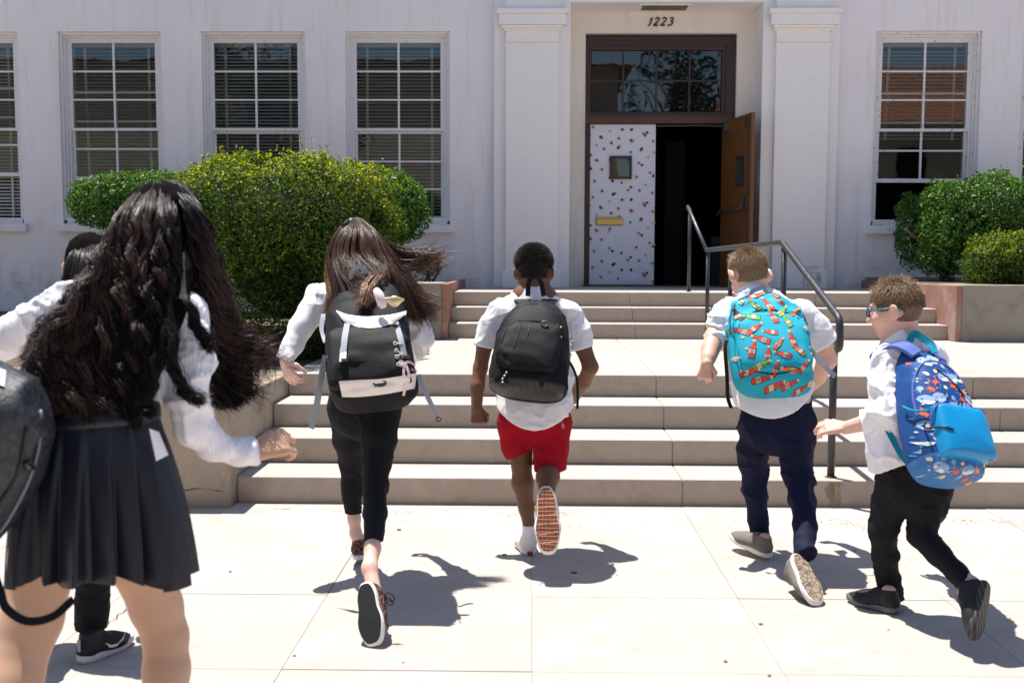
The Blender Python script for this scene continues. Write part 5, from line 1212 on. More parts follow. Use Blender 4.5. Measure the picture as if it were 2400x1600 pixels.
def girl_brown():
    p = person(838, 1318, 'girl with windblown long brown hair in white blouse and cropped black trousers'); sk = skin_mat('pale skin', (.70,.46,.37))
    hc = P(832, 578, 4.72); hf = nrm((.05,.88,-.45)); hu = nrm((.0,.45,.88))
    b = Blob(.0055); head(b, hc, hf, hu, .99)
    b.chain(Js((838,620,4.70,56),(845,665,4.64,58)), .03)
    b.chain(Js((852,690,4.60,110),(855,780,4.54,125),(855,860,4.46,112),(855,940,4.40,140)), .03, .62, Lx)
    b.chain(Js((775,695,4.60,44),(930,700,4.60,44)), .03)
    b.chain(Js((768,695,4.60,44),(706,762,4.50,38),(668,840,4.40,27)), .015)
    b.chain(Js((940,705,4.62,44),(984,792,4.62,38),(965,835,4.75,30),(940,860,4.88,26)), .015)
    hand(b, P(665,845,4.40), (.38,-.25,-.75), (-.55,-.8,-.1), (.45,.1,.7), .62, .152, .4)
    hand(b, P(940,860,4.88), (-.6,.6,-.3), (.8,.2,.3), (-.2,1,0), .9, .15)
    b.chain(Js((815,945,4.41,84),(822,1085,4.56,38),(826,1140,4.57,34),(830,1215,4.56,28),(834,1250,4.56,26)), .02); foot(b, P(834,1250,4.56), .025, P(836,1313,4.52), (.14,.93,.02), (0,.02,1))
    b.chain(Js((893,945,4.40,88),(884,1085,4.26,48),(880,1140,4.18,44),(877,1230,3.98,36),(873,1285,3.86,37),(866,1330,3.78,34)), .02); foot(b, P(866,1330,3.78), .027, P(853,1365,3.66), P(872,1488,3.55)-P(853,1365,3.66), (.10,.97,.2))
    b.build('body', sk, p); eyes(p, hc, hf, hu)
    s = Blob(.006)
    s.chain(Js((850,690,4.61,124),(855,780,4.55,156),(856,860,4.48,150),(855,915,4.42,158)), .03, .62, Lx)
    s.chain(Js((778,692,4.60,58),(930,698,4.60,58)), .03)
    s.ell(P(742,690,4.59), (.050,.045,.05), None, .02)
    s.chain(Js((768,694,4.60,66),(736,728,4.56,62),(705,768,4.50,56),(684,810,4.45,46),(668,838,4.40,44)), .02); s.chain(Js((940,704,4.62,62),(968,752,4.62,60),(986,792,4.62,58),(970,825,4.72,46)), .02)
    q, d = P(666,842,4.40), nrm((-.35,-.2,-.9)); s.cut(lambda X: np.where(np.linalg.norm(X-q, axis=1) < .06, (X-q)@d, -1)); z0 = P(855,918,4.42)[2]; s.cut(lambda X: z0-X[:, 2])
    s.build('blouse', M['shirt'], p, wr=(.016, 9, (1,1,.8), 51))
    t = Blob(.006)
    t.chain(Js((855,895,4.43,148),(855,950,4.40,168)), .03, .64, Lx)
    t.chain(Js((814,955,4.41,94),(818,1030,4.50,72),(824,1085,4.56,54),(824,1140,4.57,48),(829,1205,4.57,42)), .02)
    t.chain(Js((896,955,4.40,92),(888,1030,4.32,82),(884,1085,4.26,66),(879,1140,4.18,56),(879,1200,4.05,54),(876,1262,3.90,48)), .02)
    q0 = P(829,1202,4.57); t.cut(lambda X: np.where(np.linalg.norm(X-q0, axis=1) < .08, q0[2]-X[:, 2], -1)); q1 = P(876,1270,3.89); d1 = nrm((.1,-.35,-1)); t.cut(lambda X: np.where(np.linalg.norm(X-q1, axis=1) < .09, (X-q1)@d1, -1))
    t.build('trousers', M['black_cloth'], p, wr=(.007, 10, (1,1,1.2), 61))
    um = cloth_mat('patterned dark sneaker fabric', (.05,.035,.03), .6); qn = N(um); nn = qn.noise(120, 3, .6); qn.color(qn.mix(qn.ramp(nn, [(.48, 0), (.53, 1)]), (.012,.011,.012), (.20,.10,.065)))
    sm = M['white_rubber']; bm = mat('black sneaker tread', (.018,.018,.017), .55); qn = N(bm); w = qn.n('ShaderNodeTexWave'); w.inputs['Scale'].default_value = 60; qn.l(qn.co.outputs['Object'], w.inputs[0]); qn.bump(w.outputs[0], .8, .003)
    h = P(836, 1313, 4.52); shoe(p, h, (.14,.93,.02), (0,.02,1), .225, .086, um=um, sm=sm, bm=bm, extra=M['black_nylon'])
    hp, tp = P(853,1365,3.66), P(872,1488,3.55); _, tw, sh = shoe(p, hp, nrm(tp-hp), nrm((.10,.97,.2)), .225, .100, um=um, sm=sm, bm=bm, extra=M['black_nylon'])
    for pts in ([(900,1392,3.62),(915,1408,3.62),(925,1402,3.62),(914,1390,3.62),(902,1394,3.62),(905,1440,3.62),(910,1472,3.62)], [(901,1394,3.62),(910,1415,3.62),(922,1414,3.62),(912,1398,3.62)]):
        b = MB(); b.tube(curve([P(*q_) for q_ in pts], 5), .0022, 5); mbuild(b, 'loose_lace', M['black_nylon'], sh)
    hm = hair_mat('brown hair', (.026,.013,.009), (.11,.052,.030), .38, sc=240)
    cap = Blob(.006); R, F, U = axes(hf, hu); A = np.stack([R, F, U]); cap.ell(hc+U*.022-F*.012, (.086,.098,.098), A, .02); cap.ell(hc-U*.05-F*.045, (.072,.05,.07), A, .04); cap.cut(lambda X: ((X-hc)@F-.055)); cap.build('hair_mass', M['under_hair'], p, wr=(.006, 40, (3,1,.4), 7))
    T = (830, 516)
    g1 = [[(815,520,4.72),(782,552,4.70),(765,610,4.66),(768,670,4.60),(772,745,4.55)],
          [(820,516,4.72),(790,550,4.66),(772,610,4.60),(783,680,4.54),(775,750,4.50)],
          [(828,514,4.72),(805,548,4.62),(790,600,4.56),(800,650,4.48),(815,690,4.42)],
          [(832,513,4.72),(825,545,4.61),(815,600,4.54),(835,640,4.45),(855,712,4.36)],
          [(836,513,4.72),(845,545,4.61),(850,600,4.54),(880,650,4.44),(852,712,4.36)],
          [(842,514,4.72),(865,548,4.62),(880,600,4.56),(900,650,4.46),(872,705,4.38)],
          [(846,516,4.72),(880,550,4.64),(900,600,4.58),(930,660,4.50),(950,735,4.46)],
          [(850,518,4.72),(890,556,4.68),(915,610,4.62),(952,690,4.54),(978,752,4.50)]]
    g2 = [[(848,518,4.72),(884,560,4.68),(912,620,4.62),(955,690,4.56),(985,750,4.54)], [(850,518,4.72),(892,562,4.68),(925,620,4.62),(970,690,4.56),(1008,740,4.54)], [(852,520,4.72),(900,570,4.68),(945,630,4.64),(980,680,4.6),(1020,712,4.58)]]
    g3 = [[(852,520,4.72),(900,560,4.70),(950,585,4.68),(990,590,4.68),(1035,590,4.68)], [(850,520,4.72),(896,570,4.70),(940,600,4.68),(990,612,4.68),(1030,605,4.68)], [(848,520,4.72),(885,590,4.68),(930,628,4.66),(985,632,4.66),(1040,598,4.66)]]
    g4 = [[(790,585,4.62),(806,620,4.50),(826,640,4.40),(860,655,4.33),(880,700,4.26)], [(786,590,4.62),(800,640,4.48),(822,668,4.36),(842,690,4.28),(850,712,4.22)], [(900,600,4.56),(905,635,4.44),(890,660,4.34),(872,690,4.26),(862,714,4.22)]]
    long_hair('hair', p, hm, [(g1, 3400, .014, 90, .005, 3.4, .010), (g2, 650, .010, 30, .007, 3.6, .026), (g3, 300, .008, 26, .004, 2.0, .030), (g4, 420, .006, 16, .004, 3.0, .014)], .0013, .0004, 3, m=24)
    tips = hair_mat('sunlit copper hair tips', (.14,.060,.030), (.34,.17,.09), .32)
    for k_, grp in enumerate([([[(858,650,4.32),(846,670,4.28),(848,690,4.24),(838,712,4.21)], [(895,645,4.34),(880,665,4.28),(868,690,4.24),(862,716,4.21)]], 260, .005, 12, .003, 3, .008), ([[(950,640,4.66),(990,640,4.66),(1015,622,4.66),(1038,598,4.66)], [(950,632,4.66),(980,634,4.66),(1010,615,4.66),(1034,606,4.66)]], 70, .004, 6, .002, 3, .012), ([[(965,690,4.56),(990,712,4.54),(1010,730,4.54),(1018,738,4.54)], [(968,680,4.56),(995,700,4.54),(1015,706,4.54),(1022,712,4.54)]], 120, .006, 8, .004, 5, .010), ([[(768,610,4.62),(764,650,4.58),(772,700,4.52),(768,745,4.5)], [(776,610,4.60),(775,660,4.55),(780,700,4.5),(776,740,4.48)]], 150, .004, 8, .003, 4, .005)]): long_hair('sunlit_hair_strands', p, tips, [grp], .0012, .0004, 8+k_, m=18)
    return p
girl_brown()
def pack_girl():
    o = P(866, 860, 4.18); t = empty('backpack', tuple(o), 'black and white trimmed rucksack with pink bow and grey straps on the brown haired girl', 'backpack', 'school backpacks worn by the children')
    top = P(858, 668, 4.42); up = nrm(top-o); fr = Frame(o, Lx+np.array([0,0,.03]), up, CAMV); H = np.linalg.norm(top-o); u = FPX/4.2
    R = lambda zz, wpx, d, cx=0, cy=0: (zz*H, wpx/2/u, d, cx/u, cy)
    mb = loft(fr, [R(-.42,120,.05,8,-.01),R(-.39,172,.09,6),R(-.25,200,.11,4),R(0,206,.115,2),R(.3,204,.115,0),R(.5,192,.11,0),R(.7,176,.10,2,-.01),R(.86,152,.08,2,-.025),R(.97,118,.05,4,-.04),R(1.02,80,.02,4,-.05)], 'main_bag', M['black_nylon'], t, amp=.020, sc=10, seed=71, ex=3.0)
    pk = loft(fr, [R(-.36,150,.01,8,.10),R(-.33,180,.035,8,.105),R(-.1,184,.045,8,.108),R(.15,180,.04,4,.108),R(.30,160,.02,2,.10),R(.33,90,.006,2,.095)], 'front_pocket', M['black_nylon'], t, amp=.018, sc=11, seed=73, ex=4.0)
    bv = bvh_of([pk, mb])
    def hit(px, py, off=.003):
        d = nrm(P(px, py, 5)-P(px, py, 4)); o_ = P(px, py, 2.5); h = bv.ray_cast(Vector(o_), Vector(d)); return (np.array(h[0]) if h[0] is not None else P(px, py, 4.08))-d*off
    def panel(nm, tops, bots, m, off=.005, th=.006, k=7):
        b = MB(); T_ = curve([np.array((x, y, 0)) for x, y in tops], 5); B_ = curve([np.array((x, y, 0)) for x, y in bots], 5); n = len(T_); V = []
        for i in range(n):
            for j in range(k):
                f = j/(k-1); q = T_[i]*(1-f)+B_[i]*f; e = math.sin(math.pi*f)*.5+.5; V.append(hit(q[0], q[1], off*e))
        F = [(i*k+j, i*k+j+1, (i+1)*k+j+1, (i+1)*k+j) for i in range(n-1) for j in range(k-1)]; b.add(V, F); mbuild(b, nm, m, t, smooth=True)
    panel('white_lid_trim', [(788,727),(820,738),(868,741),(915,737),(953,728)], [(790,733),(812,757),(860,768),(912,761),(952,737)], M['white_leather'], .014)
    panel('white_base_band', [(794,893),(840,890),(900,887),(977,874)], [(802,930),(840,930),(905,923),(972,910)], M['white_leather'], .008)
    def strap(nm, pts, w, m, off=.008): 
        b = MB(); ribbon(b, curve([hit(x, y, off) for x, y in pts], 5), w, CAMV, .003); mbuild(b, nm, m, t)
    strap('buckle_strap', [(814,757),(808,790),(803,842)], .024, M['grey_strap'], .012); strap('buckle_strap', [(928,756),(938,790),(949,838)], .022, M['grey_strap'], .012)
    strap('strap_end', [(805,815),(803,846)], .025, M['white_leather'], .016)
    for (x, y) in ((808,843),(952,836)):
        b = MB(); c = hit(x, y, .016); b.box(-.014+c[0], .014+c[0], c[1]-.003, c[1]+.003, c[2]-.006, c[2]+.006); mbuild(b, 'buckle', M['metal'], t)
    for pts in ([P(791,803,4.12),P(784,822,4.12),P(774,842,4.12)], [P(972,800,4.13),P(980,820,4.13),P(987,838,4.13)]):
        b = MB(); ribbon(b, pts, .034, CAMV, .004); mbuild(b, 'side_tab', M['white_leather'], t)
    b = MB(); ribbon(b, [P(790,836,4.10),P(772,850,4.10)], .028, CAMV, .004); mbuild(b, 'side_tab', M['white_leather'], t)
    for (x, y, a) in ((926,804,0), (929,821,-.5), (930,835,.6), (934,853,.1)):
        b = MB(); c = hit(x, y, .008); b.tube([c+np.array([.006*math.cos(q), 0, .006*math.sin(q)]) for q in np.linspace(0, 6.28, 11)], .0025, 5); b.tube([c+np.array([.006*math.cos(a), 0, .006*math.sin(a)]), c+np.array([.030*math.cos(a), 0, .030*math.sin(a)])], .0035, 5); mbuild(b, 'zip_pull', M['white_rubber'], t)
    pink = cloth_mat('pale pink ribbon', (.78,.58,.60), .5)
    for pts in ([(948,850),(960,848),(972,856),(977,868),(966,866),(950,853)], [(948,850),(938,846),(940,856),(950,853)], [(949,852),(946,875),(950,900),(946,927)], [(950,852),(958,875),(955,895),(952,905)]):
        b = MB(); ribbon(b, curve([hit(x, y, .012+.004*(i % 2)) for i, (x, y) in enumerate(pts)], 5), .010, nrm(CAMV+np.array([.3,0,.2])), .0015); mbuild(b, 'pink_bow', pink, t)
    b = MB(); c = hit(890,897,.012); b.tube([c+np.array([.024*math.cos(q), 0, .013*math.sin(q)]) for q in np.linspace(0, 6.28, 17)], .004, 6); b.box(c[0]-.022, c[0]+.02, c[1]+.002, c[1]+.006, c[2]-.016, c[2]+.016); mbuild(b, 'clasp', M['metal'], t)
    for pts, w in (([P(764,832,4.14),P(752,890,4.12),P(742,950,4.12),P(729,1004,4.12)], .026), ([P(980,878,4.2),P(996,915,4.2),P(1012,950,4.2),P(1028,980,4.2)], .020), ([P(758,735,4.5),P(754,770,4.4),P(763,800,4.2)], .02)):
        b = MB(); ribbon(b, curve(pts, 6), w, [nrm(CAMV+np.array([.5*math.sin(i*.25), 0, 0])) for i in range(60)], .003); mbuild(b, 'loose_strap', M['grey_strap'], t)
    b = MB(); c = P(1028,982,4.2); b.tube([c+np.array([.010*math.cos(q), 0, .010*math.sin(q)]) for q in np.linspace(0, 6.28, 9)], .003, 5); mbuild(b, 'strap_buckle', M['metal'], t)
    b = MB(); ribbon(b, curve([P(822,655,4.37),P(824,638,4.36),P(838,626,4.35),P(852,630,4.35),P(862,652,4.37)], 6), .018, CAMV, .004); mbuild(b, 'top_loop', M['grey_strap'], t)
    # charms: pale bottle and gold bow
    gold = mat('pale gold foil', (.70,.60,.32), .3, metal=.6)
    b = MB(); b.tube([P(882,680,4.2),P(888,690,4.18),P(896,712,4.17),P(900,722,4.17)], [.014,.020,.020,.010], 12); mbuild(b, 'bottle_charm', mat('pale pink charm', (.78,.66,.66), .3), t, smooth=True)
    b = Blob(.003); b.cone(P(905,703,4.17), P(925,706,4.17), .010, .022, .004, .5, np.array([0,0,1.])); b.cone(P(925,706,4.17), P(945,702,4.17), .022, .006, .004, .5, np.array([0,0,1.])); b.build('bow_charm', gold, t)
    b = Blob(.003); b.cone(P(900,705,4.17), P(888,695,4.17), .008, .016, .004, .5, np.array([0,0,1.])); b.build('bow_charm', gold, t)
pack_girl()
# ---------------------------------------------------------------- girl with black curls, nearest to the camera
def girl_curls():
    g_ = P(380, 1000, 2.32); p = empty('person', (g_[0], g_[1], 0), 'nearest girl, long black curls, white ribbed top and pleated navy skirt', 'person', 'children running to school'); sk = skin_mat('light tan skin', (.56,.35,.24))
    hc = P(380, 545, 2.56); hf = nrm((.10,.94,-.32)); hu = nrm((.12,.31,.94))
    b = Blob(.0055); head(b, hc, hf, hu, 1.05)
    b.chain(Js((368,620,2.53,105),(345,690,2.47,115)), .03)
    b.chain(Js((312,740,2.44,200),(275,850,2.38,210),(225,960,2.33,215),(205,1060,2.31,250)), .03, .62, Lx)
    b.chain(Js((190,712,2.44,85),(430,735,2.43,85)), .03)
    b.chain(Js((175,715,2.44,85),(60,770,2.52,75),(-60,830,2.60,60)), .015); b.chain(Js((-60,830,2.60,60),(-150,800,2.75,48)), .015)
    b.chain(Js((438,750,2.42,78),(446,880,2.37,66),(444,1000,2.34,58),(510,1045,2.41,48),(600,1060,2.49,42)), .015)
    hand(b, P(596,1060,2.49), (.78,.25,.28), (.1,-.75,.65), (-.4,.3,.85), 1.15, .158, .6)
    hand(b, P(-150,800,2.75), (-.6,.6,.3), (.1,-.3,.9), (.3,.5,.5), .8, .155)
    b.chain(Js((130,1080,2.31,170),(105,1300,2.28,156),(74,1450,2.25,136),(36,1600,2.19,116),(0,1800,2.12,110),(-30,1980,2.05,64)), .025)
    b.chain(Js((280,1080,2.32,170),(325,1300,2.36,150),(366,1420,2.41,116),(388,1490,2.42,100),(390,1570,2.41,104),(388,1700,2.38,98),(380,1900,2.30,62)), .025)
    b.build('body', sk, p); eyes(p, hc, hf, hu, 1.05)
    top = cloth_mat('white ribbed jersey', (.80,.79,.84), .9); q = N(top); w = q.n('ShaderNodeTexWave', wave_type='BANDS', bands_direction='X'); w.inputs['Scale'].default_value = 38; w.inputs['Distortion'].default_value = .6; w.inputs['Detail'].default_value = 1; q.l(q.co.outputs['Object'], w.inputs[0]); q.bump(w.outputs[0], .35, .0025)
    s = Blob(.0055)
    s.chain(Js((325,715,2.45,190),(300,800,2.41,235),(262,890,2.36,236),(225,965,2.33,236),(212,1040,2.32,262)), .03, .62, Lx)
    s.chain(Js((195,712,2.44,108),(425,738,2.43,112)), .03)
    s.chain(Js((180,716,2.44,106),(110,745,2.48,104),(40,785,2.54,94),(-60,835,2.61,78),(-130,808,2.72,64)), .022)
    s.chain(Js((434,748,2.42,104),(446,850,2.38,90),(444,950,2.35,80),(448,1004,2.345,74),(500,1043,2.40,68),(560,1060,2.45,58),(600,1064,2.49,56)), .022)
    s.cone(P(362,650,2.50), P(345,700,2.46), .062, .072, .015)
    qd, dd = P(598,1062,2.485), nrm((.95,.2,.12)); s.cut(lambda X: np.where(np.linalg.norm(X-qd, axis=1) < .08, (X-qd)@dd, -1)); z0 = P(210,1040,2.25)[2]; xe = P(385,900,2.3)[0]; s.cut(lambda X: np.where(X[:, 0] < xe, z0-X[:, 2], -1))
    s.build('top', top, p, wr=(.010, 11, (1,1,1), 81))
    tl = MB(); V = [P(350,1005,2.20),P(372,1012,2.22),P(394,1066,2.22),P(366,1080,2.20)]; tl.add(V+[v-CAMV*.002 for v in V], [(0,1,2,3),(7,6,5,4),(0,4,5,1),(1,5,6,2),(2,6,7,3),(3,7,4,0)]); mbuild(tl, 'shirt_tail', M['shirt'], p)
    # pleated skirt
    sm_ = cloth_mat('navy black suiting', (.006,.008,.017), .42, sc=600, st=.2, spec=.5, sheen=.05)
    npl = 18; per = 14; n = npl*per; rows_ = 22; V = []; 
    cw, ch = P(200,985,2.26), P(170,1362,2.13); ch[1] = 2.27; cw[1] = 2.31; z_top = cw[2]; 
    for j in range(rows_+1):
        t = j/rows_; c = cw*(1-t)+ch*t; hw = (.142+.040*t**.85)+.010*math.sin(t*3); hd = hw*(.70+.10*t)
        dpt = .004+.052*max(0, t-.10)**.8
        for i in range(n):
            a = 2*math.pi*i/n; ph = (i % per)/per; k = (i//per)
            saw = (ph if ph < .8 else (1-ph)/.2*.8)-.4; wob = .008*t*math.sin(a*3+1.3)+.005*t*math.sin(a*7+k)
            aa = a+.028*t*math.sin(k*2.3)
            r_ = saw*dpt*1.2+wob; V.append((c[0]+(hw+r_)*math.cos(aa), c[1]+(hd+r_)*math.sin(aa), c[2]+.010*t*math.sin(a*5+.5)-.045*t*math.cos(aa)**2+(.008*math.sin(k*1.7) if t > .97 else 0)))
    F = [(j*n+i, j*n+(i+1) % n, (j+1)*n+(i+1) % n, (j+1)*n+i) for j in range(rows_) for i in range(n)]
    bb = MB(); bb.add(V, F); sk_o = mbuild(bb, 'pleated_skirt', sm_, p, smooth=True)
    bb = MB(); Vb = []
    for (t, e) in ((-.09, .0), (-.085, .006), (.0, .008), (.035, .008), (.04, .002)):
        c = cw*(1-t)+ch*t
        for i in range(64): a = 2*math.pi*i/64; Vb.append((c[0]+(.140+e)*math.cos(a), c[1]+(.099+e)*math.sin(a), c[2]+.008*math.cos(a)))
    bb.add(Vb, [(j*64+i, (j+1)*64+i, (j+1)*64+(i+1) % 64, j*64+(i+1) % 64) for j in range(4) for i in range(64)]); mbuild(bb, 'waistband', sm_, p, smooth=True)
    um = cloth_mat('black canvas shoe', (.02,.02,.02), .7)
    a1 = P(-30,1980,2.05); shoe(p, np.array([a1[0], a1[1]-.05, .004]), (-.1,1,0), (0,0,1), .245, .092, um=um, sm=M['white_rubber']); a2 = P(380,1900,2.30); shoe(p, np.array([a2[0], a2[1]-.05, .004+max(0, a2[2]-.08)]), (.1,1,0), (0,0,1), .245, .092, um=um, sm=M['white_rubber'])
    hm = hair_mat('glossy black hair', (.004,.003,.004), (.012,.009,.009), .34, sc=200, spec=.2); hm2 = hair_mat('dark brown curl', (.018,.011,.010), (.075,.042,.034), .36, sc=160, spec=.25)
    cap = Blob(.006); R, F_, U = axes(hf, hu); A = np.stack([R, F_, U]); cap.ell(hc+U*.018-F_*.014, (.093,.106,.106), A, .02); cap.ell(hc-U*.075-F_*.03, (.085,.06,.09), A, .05)
    cap.chain(Js((372,640,2.43,150),(330,720,2.36,170),(260,810,2.31,180),(200,890,2.27,150)), .05, .5, Lx); cap.chain(Js((462,600,2.54,80),(500,720,2.56,70),(530,850,2.57,56)), .03)
    cap.cut(lambda X: ((X-hc)@F_-.062)); cap.build('hair_mass', M['under_hair'], p, wr=(.005, 26, (3,1,.5), 7))
    Yr = (2.56,2.45,2.40,2.36,2.32,2.28,2.24)
    def gd(xs, dy=0): return [(x, y, Yy+dy) for (x, y), Yy in zip(xs, Yr)]
    crown = [gd([(330,455),(290,505),(262,570),(236,625),(185,695),(115,765),(72,850)]), gd([(338,445),(297,505),(276,580),(245,660),(180,760),(112,850),(82,945)]), gd([(350,438),(318,500),(305,600),(268,700),(212,800),(158,885),(135,962)]),
             gd([(364,432),(340,500),(334,600),(312,700),(268,800),(218,895),(192,968)]), gd([(378,430),(372,500),(366,600),(350,700),(318,800),(280,895),(255,966)]), gd([(390,430),(400,500),(402,600),(392,690),(366,780),(334,870),(306,962)])]
    Yq = (2.56,2.50,2.50,2.54,2.57,2.58,2.58)
    def gr(xs, dy=0): return [(x, y, Yy+dy) for (x, y), Yy in zip(xs, Yq)]
    right = [gr([(398,430),(436,490),(460,570),(480,660),(496,750),(503,850),(505,945)]), gr([(404,432),(448,490),(476,570),(498,660),(518,750),(535,850),(545,948)]), gr([(410,434),(458,500),(488,580),(510,670),(540,760),(568,850),(588,925)])]
    fly = [gr([(412,436),(462,520),(495,620),(525,720),(572,782),(615,806),(650,818)]), gr([(410,436),(460,520),(492,630),(520,740),(560,805),(600,845),(625,862)]), gr([(408,436),(456,520),(488,640),(515,760),(550,840),(580,900),(592,945)])]
    long_hair('hair', p, hm, [(crown, 4300, .022, 150, .014, 11, .003), (right, 1100, .014, 46, .012, 10, .004)], .0013, .0007, 31, m=42, tight=.7, root=.09)
    long_hair('curls', p, hm2, [([[(a, b_, c-.03) for a, b_, c in g0] for g0 in crown[:5]], 1500, .020, 60, .017, 12, .004), (fly, 260, .010, 22, .014, 9, .018), (right, 300, .014, 16, .016, 11, .006)], .0013, .0005, 33, m=42, tight=.5)
    for i, lk in enumerate(([(398,560,2.42),(400,660,2.36),(390,730,2.31),(404,790,2.28),(398,845,2.26),(418,895,2.26),(440,925,2.26),(470,938,2.27)], [(420,600,2.44),(425,680,2.36),(442,725,2.33),(458,765,2.33),(480,800,2.33),(492,818,2.33)],
              [(392,620,2.40),(392,720,2.32),(382,790,2.28),(366,850,2.26),(352,905,2.25),(336,945,2.24),(350,968,2.24)], [(370,700,2.33),(350,800,2.28),(330,900,2.25),(318,960,2.23),(314,1000,2.22)], [(300,800,2.30),(240,900,2.25),(200,960,2.22),(210,1000,2.21)])):
        l2 = [(x+7, y, Y) for x, y, Y in lk]; long_hair('hair_lock', p, hm, [([lk, l2], 230 if i < 3 else 120, .0035, 4, .006, 11, .004)], .0013, .0005, 40+i, m=40)
    return p
girl_curls()
def pack_grey():
    o = P(-66, 1062, 2.10); t = empty('backpack', tuple(o), 'dark grey crackled leather look rucksack hanging at the left picture edge', 'backpack', 'school backpacks worn by the children')
    u = FPX/2.1; fr = Frame(o, Lx, nrm((.06,.18,1)), CAMV); H = .44
    gm = mat('crackled grey leatherette', (.035,.04,.05), .42, spec=.6); q = N(gm); v = q.noise(70, 5, .8); v2 = q.noise(9, 4, .6); q.color(q.mix(q.ramp(v, [(.42, 0), (.66, 1)]), (.005,.006,.008), (.045,.052,.07))); q.bump(v, .7, .004); q.bump(v2, .3, .02)
    R = lambda zz, wpx, d, cx=0, cy=0: (zz*H, wpx/2/u, d, cx/u, cy)
    mb = loft(fr, [R(-.50,60,.02,-50),R(-.47,150,.06,-40),R(-.36,230,.09,-26),R(-.12,318,.11,-2),R(.12,340,.115,6),R(.28,316,.11,-4),R(.38,250,.08,-16),R(.44,140,.04,-24),R(.46,50,.01,-26)], 'main_bag', gm, t, amp=.014, sc=9, seed=91, ex=2.6)
    bv = bvh_of([mb])
    def hit(px, py, off=.004):
        o_ = P(px, py, 1.2); d = nrm(P(px, py, 3)-o_); h = bv.ray_cast(Vector(o_), Vector(d)); return (np.array(h[0]) if h[0] is not None else P(px, py, 2.05))-d*off
    b = MB(); b.tube(curve([hit(x, y) for x, y in ((96,960),(92,1040),(70,1120),(36,1190),(0,1245),(-40,1270))], 6), .0035, 6); mbuild(b, 'piping', mat('worn silver piping', (.16,.17,.20), .5), t, smooth=True)
    b = MB(); b.tube(curve([hit(x, y, .003) for x, y in ((64,1000),(50,1080),(20,1150),(-20,1200))], 6), .004, 6); mbuild(b, 'zip', M['seam'], t, smooth=True)
    b = MB(); b.tube([hit(60,1085,.012), hit(72,1102,.014), hit(80,1098,.012), hit(68,1078,.012)], .005, 6); mbuild(b, 'zip_pull', M['metal'], t, smooth=True)
    b = MB(); V = [hit(-30,850,.006), hit(14,868,.006), hit(10,905,.006), hit(-30,890,.006)]; b.add(V, [(0,1,2,3)]); mbuild(b, 'label_patch', M['white_leather'], t)
    b = MB(); ribbon(b, curve([P(-20,1330,2.12),P(0,1385,2.10),(P(14,1424,2.08)),P(62,1454,2.06),P(122,1444,2.06),P(172,1402,2.08)], 6), .017, nrm(CAMV+np.array([0,0,.5])), .003); mbuild(b, 'strap_loop', M['black_nylon'], t)
    b = MB(); ribbon(b, curve([P(70,845,2.2),P(110,800,2.24),P(150,740,2.30),P(180,690,2.38)], 6), .05, CAMV, .012); mbuild(b, 'shoulder_strap', M['black_nylon'], t)
pack_grey()
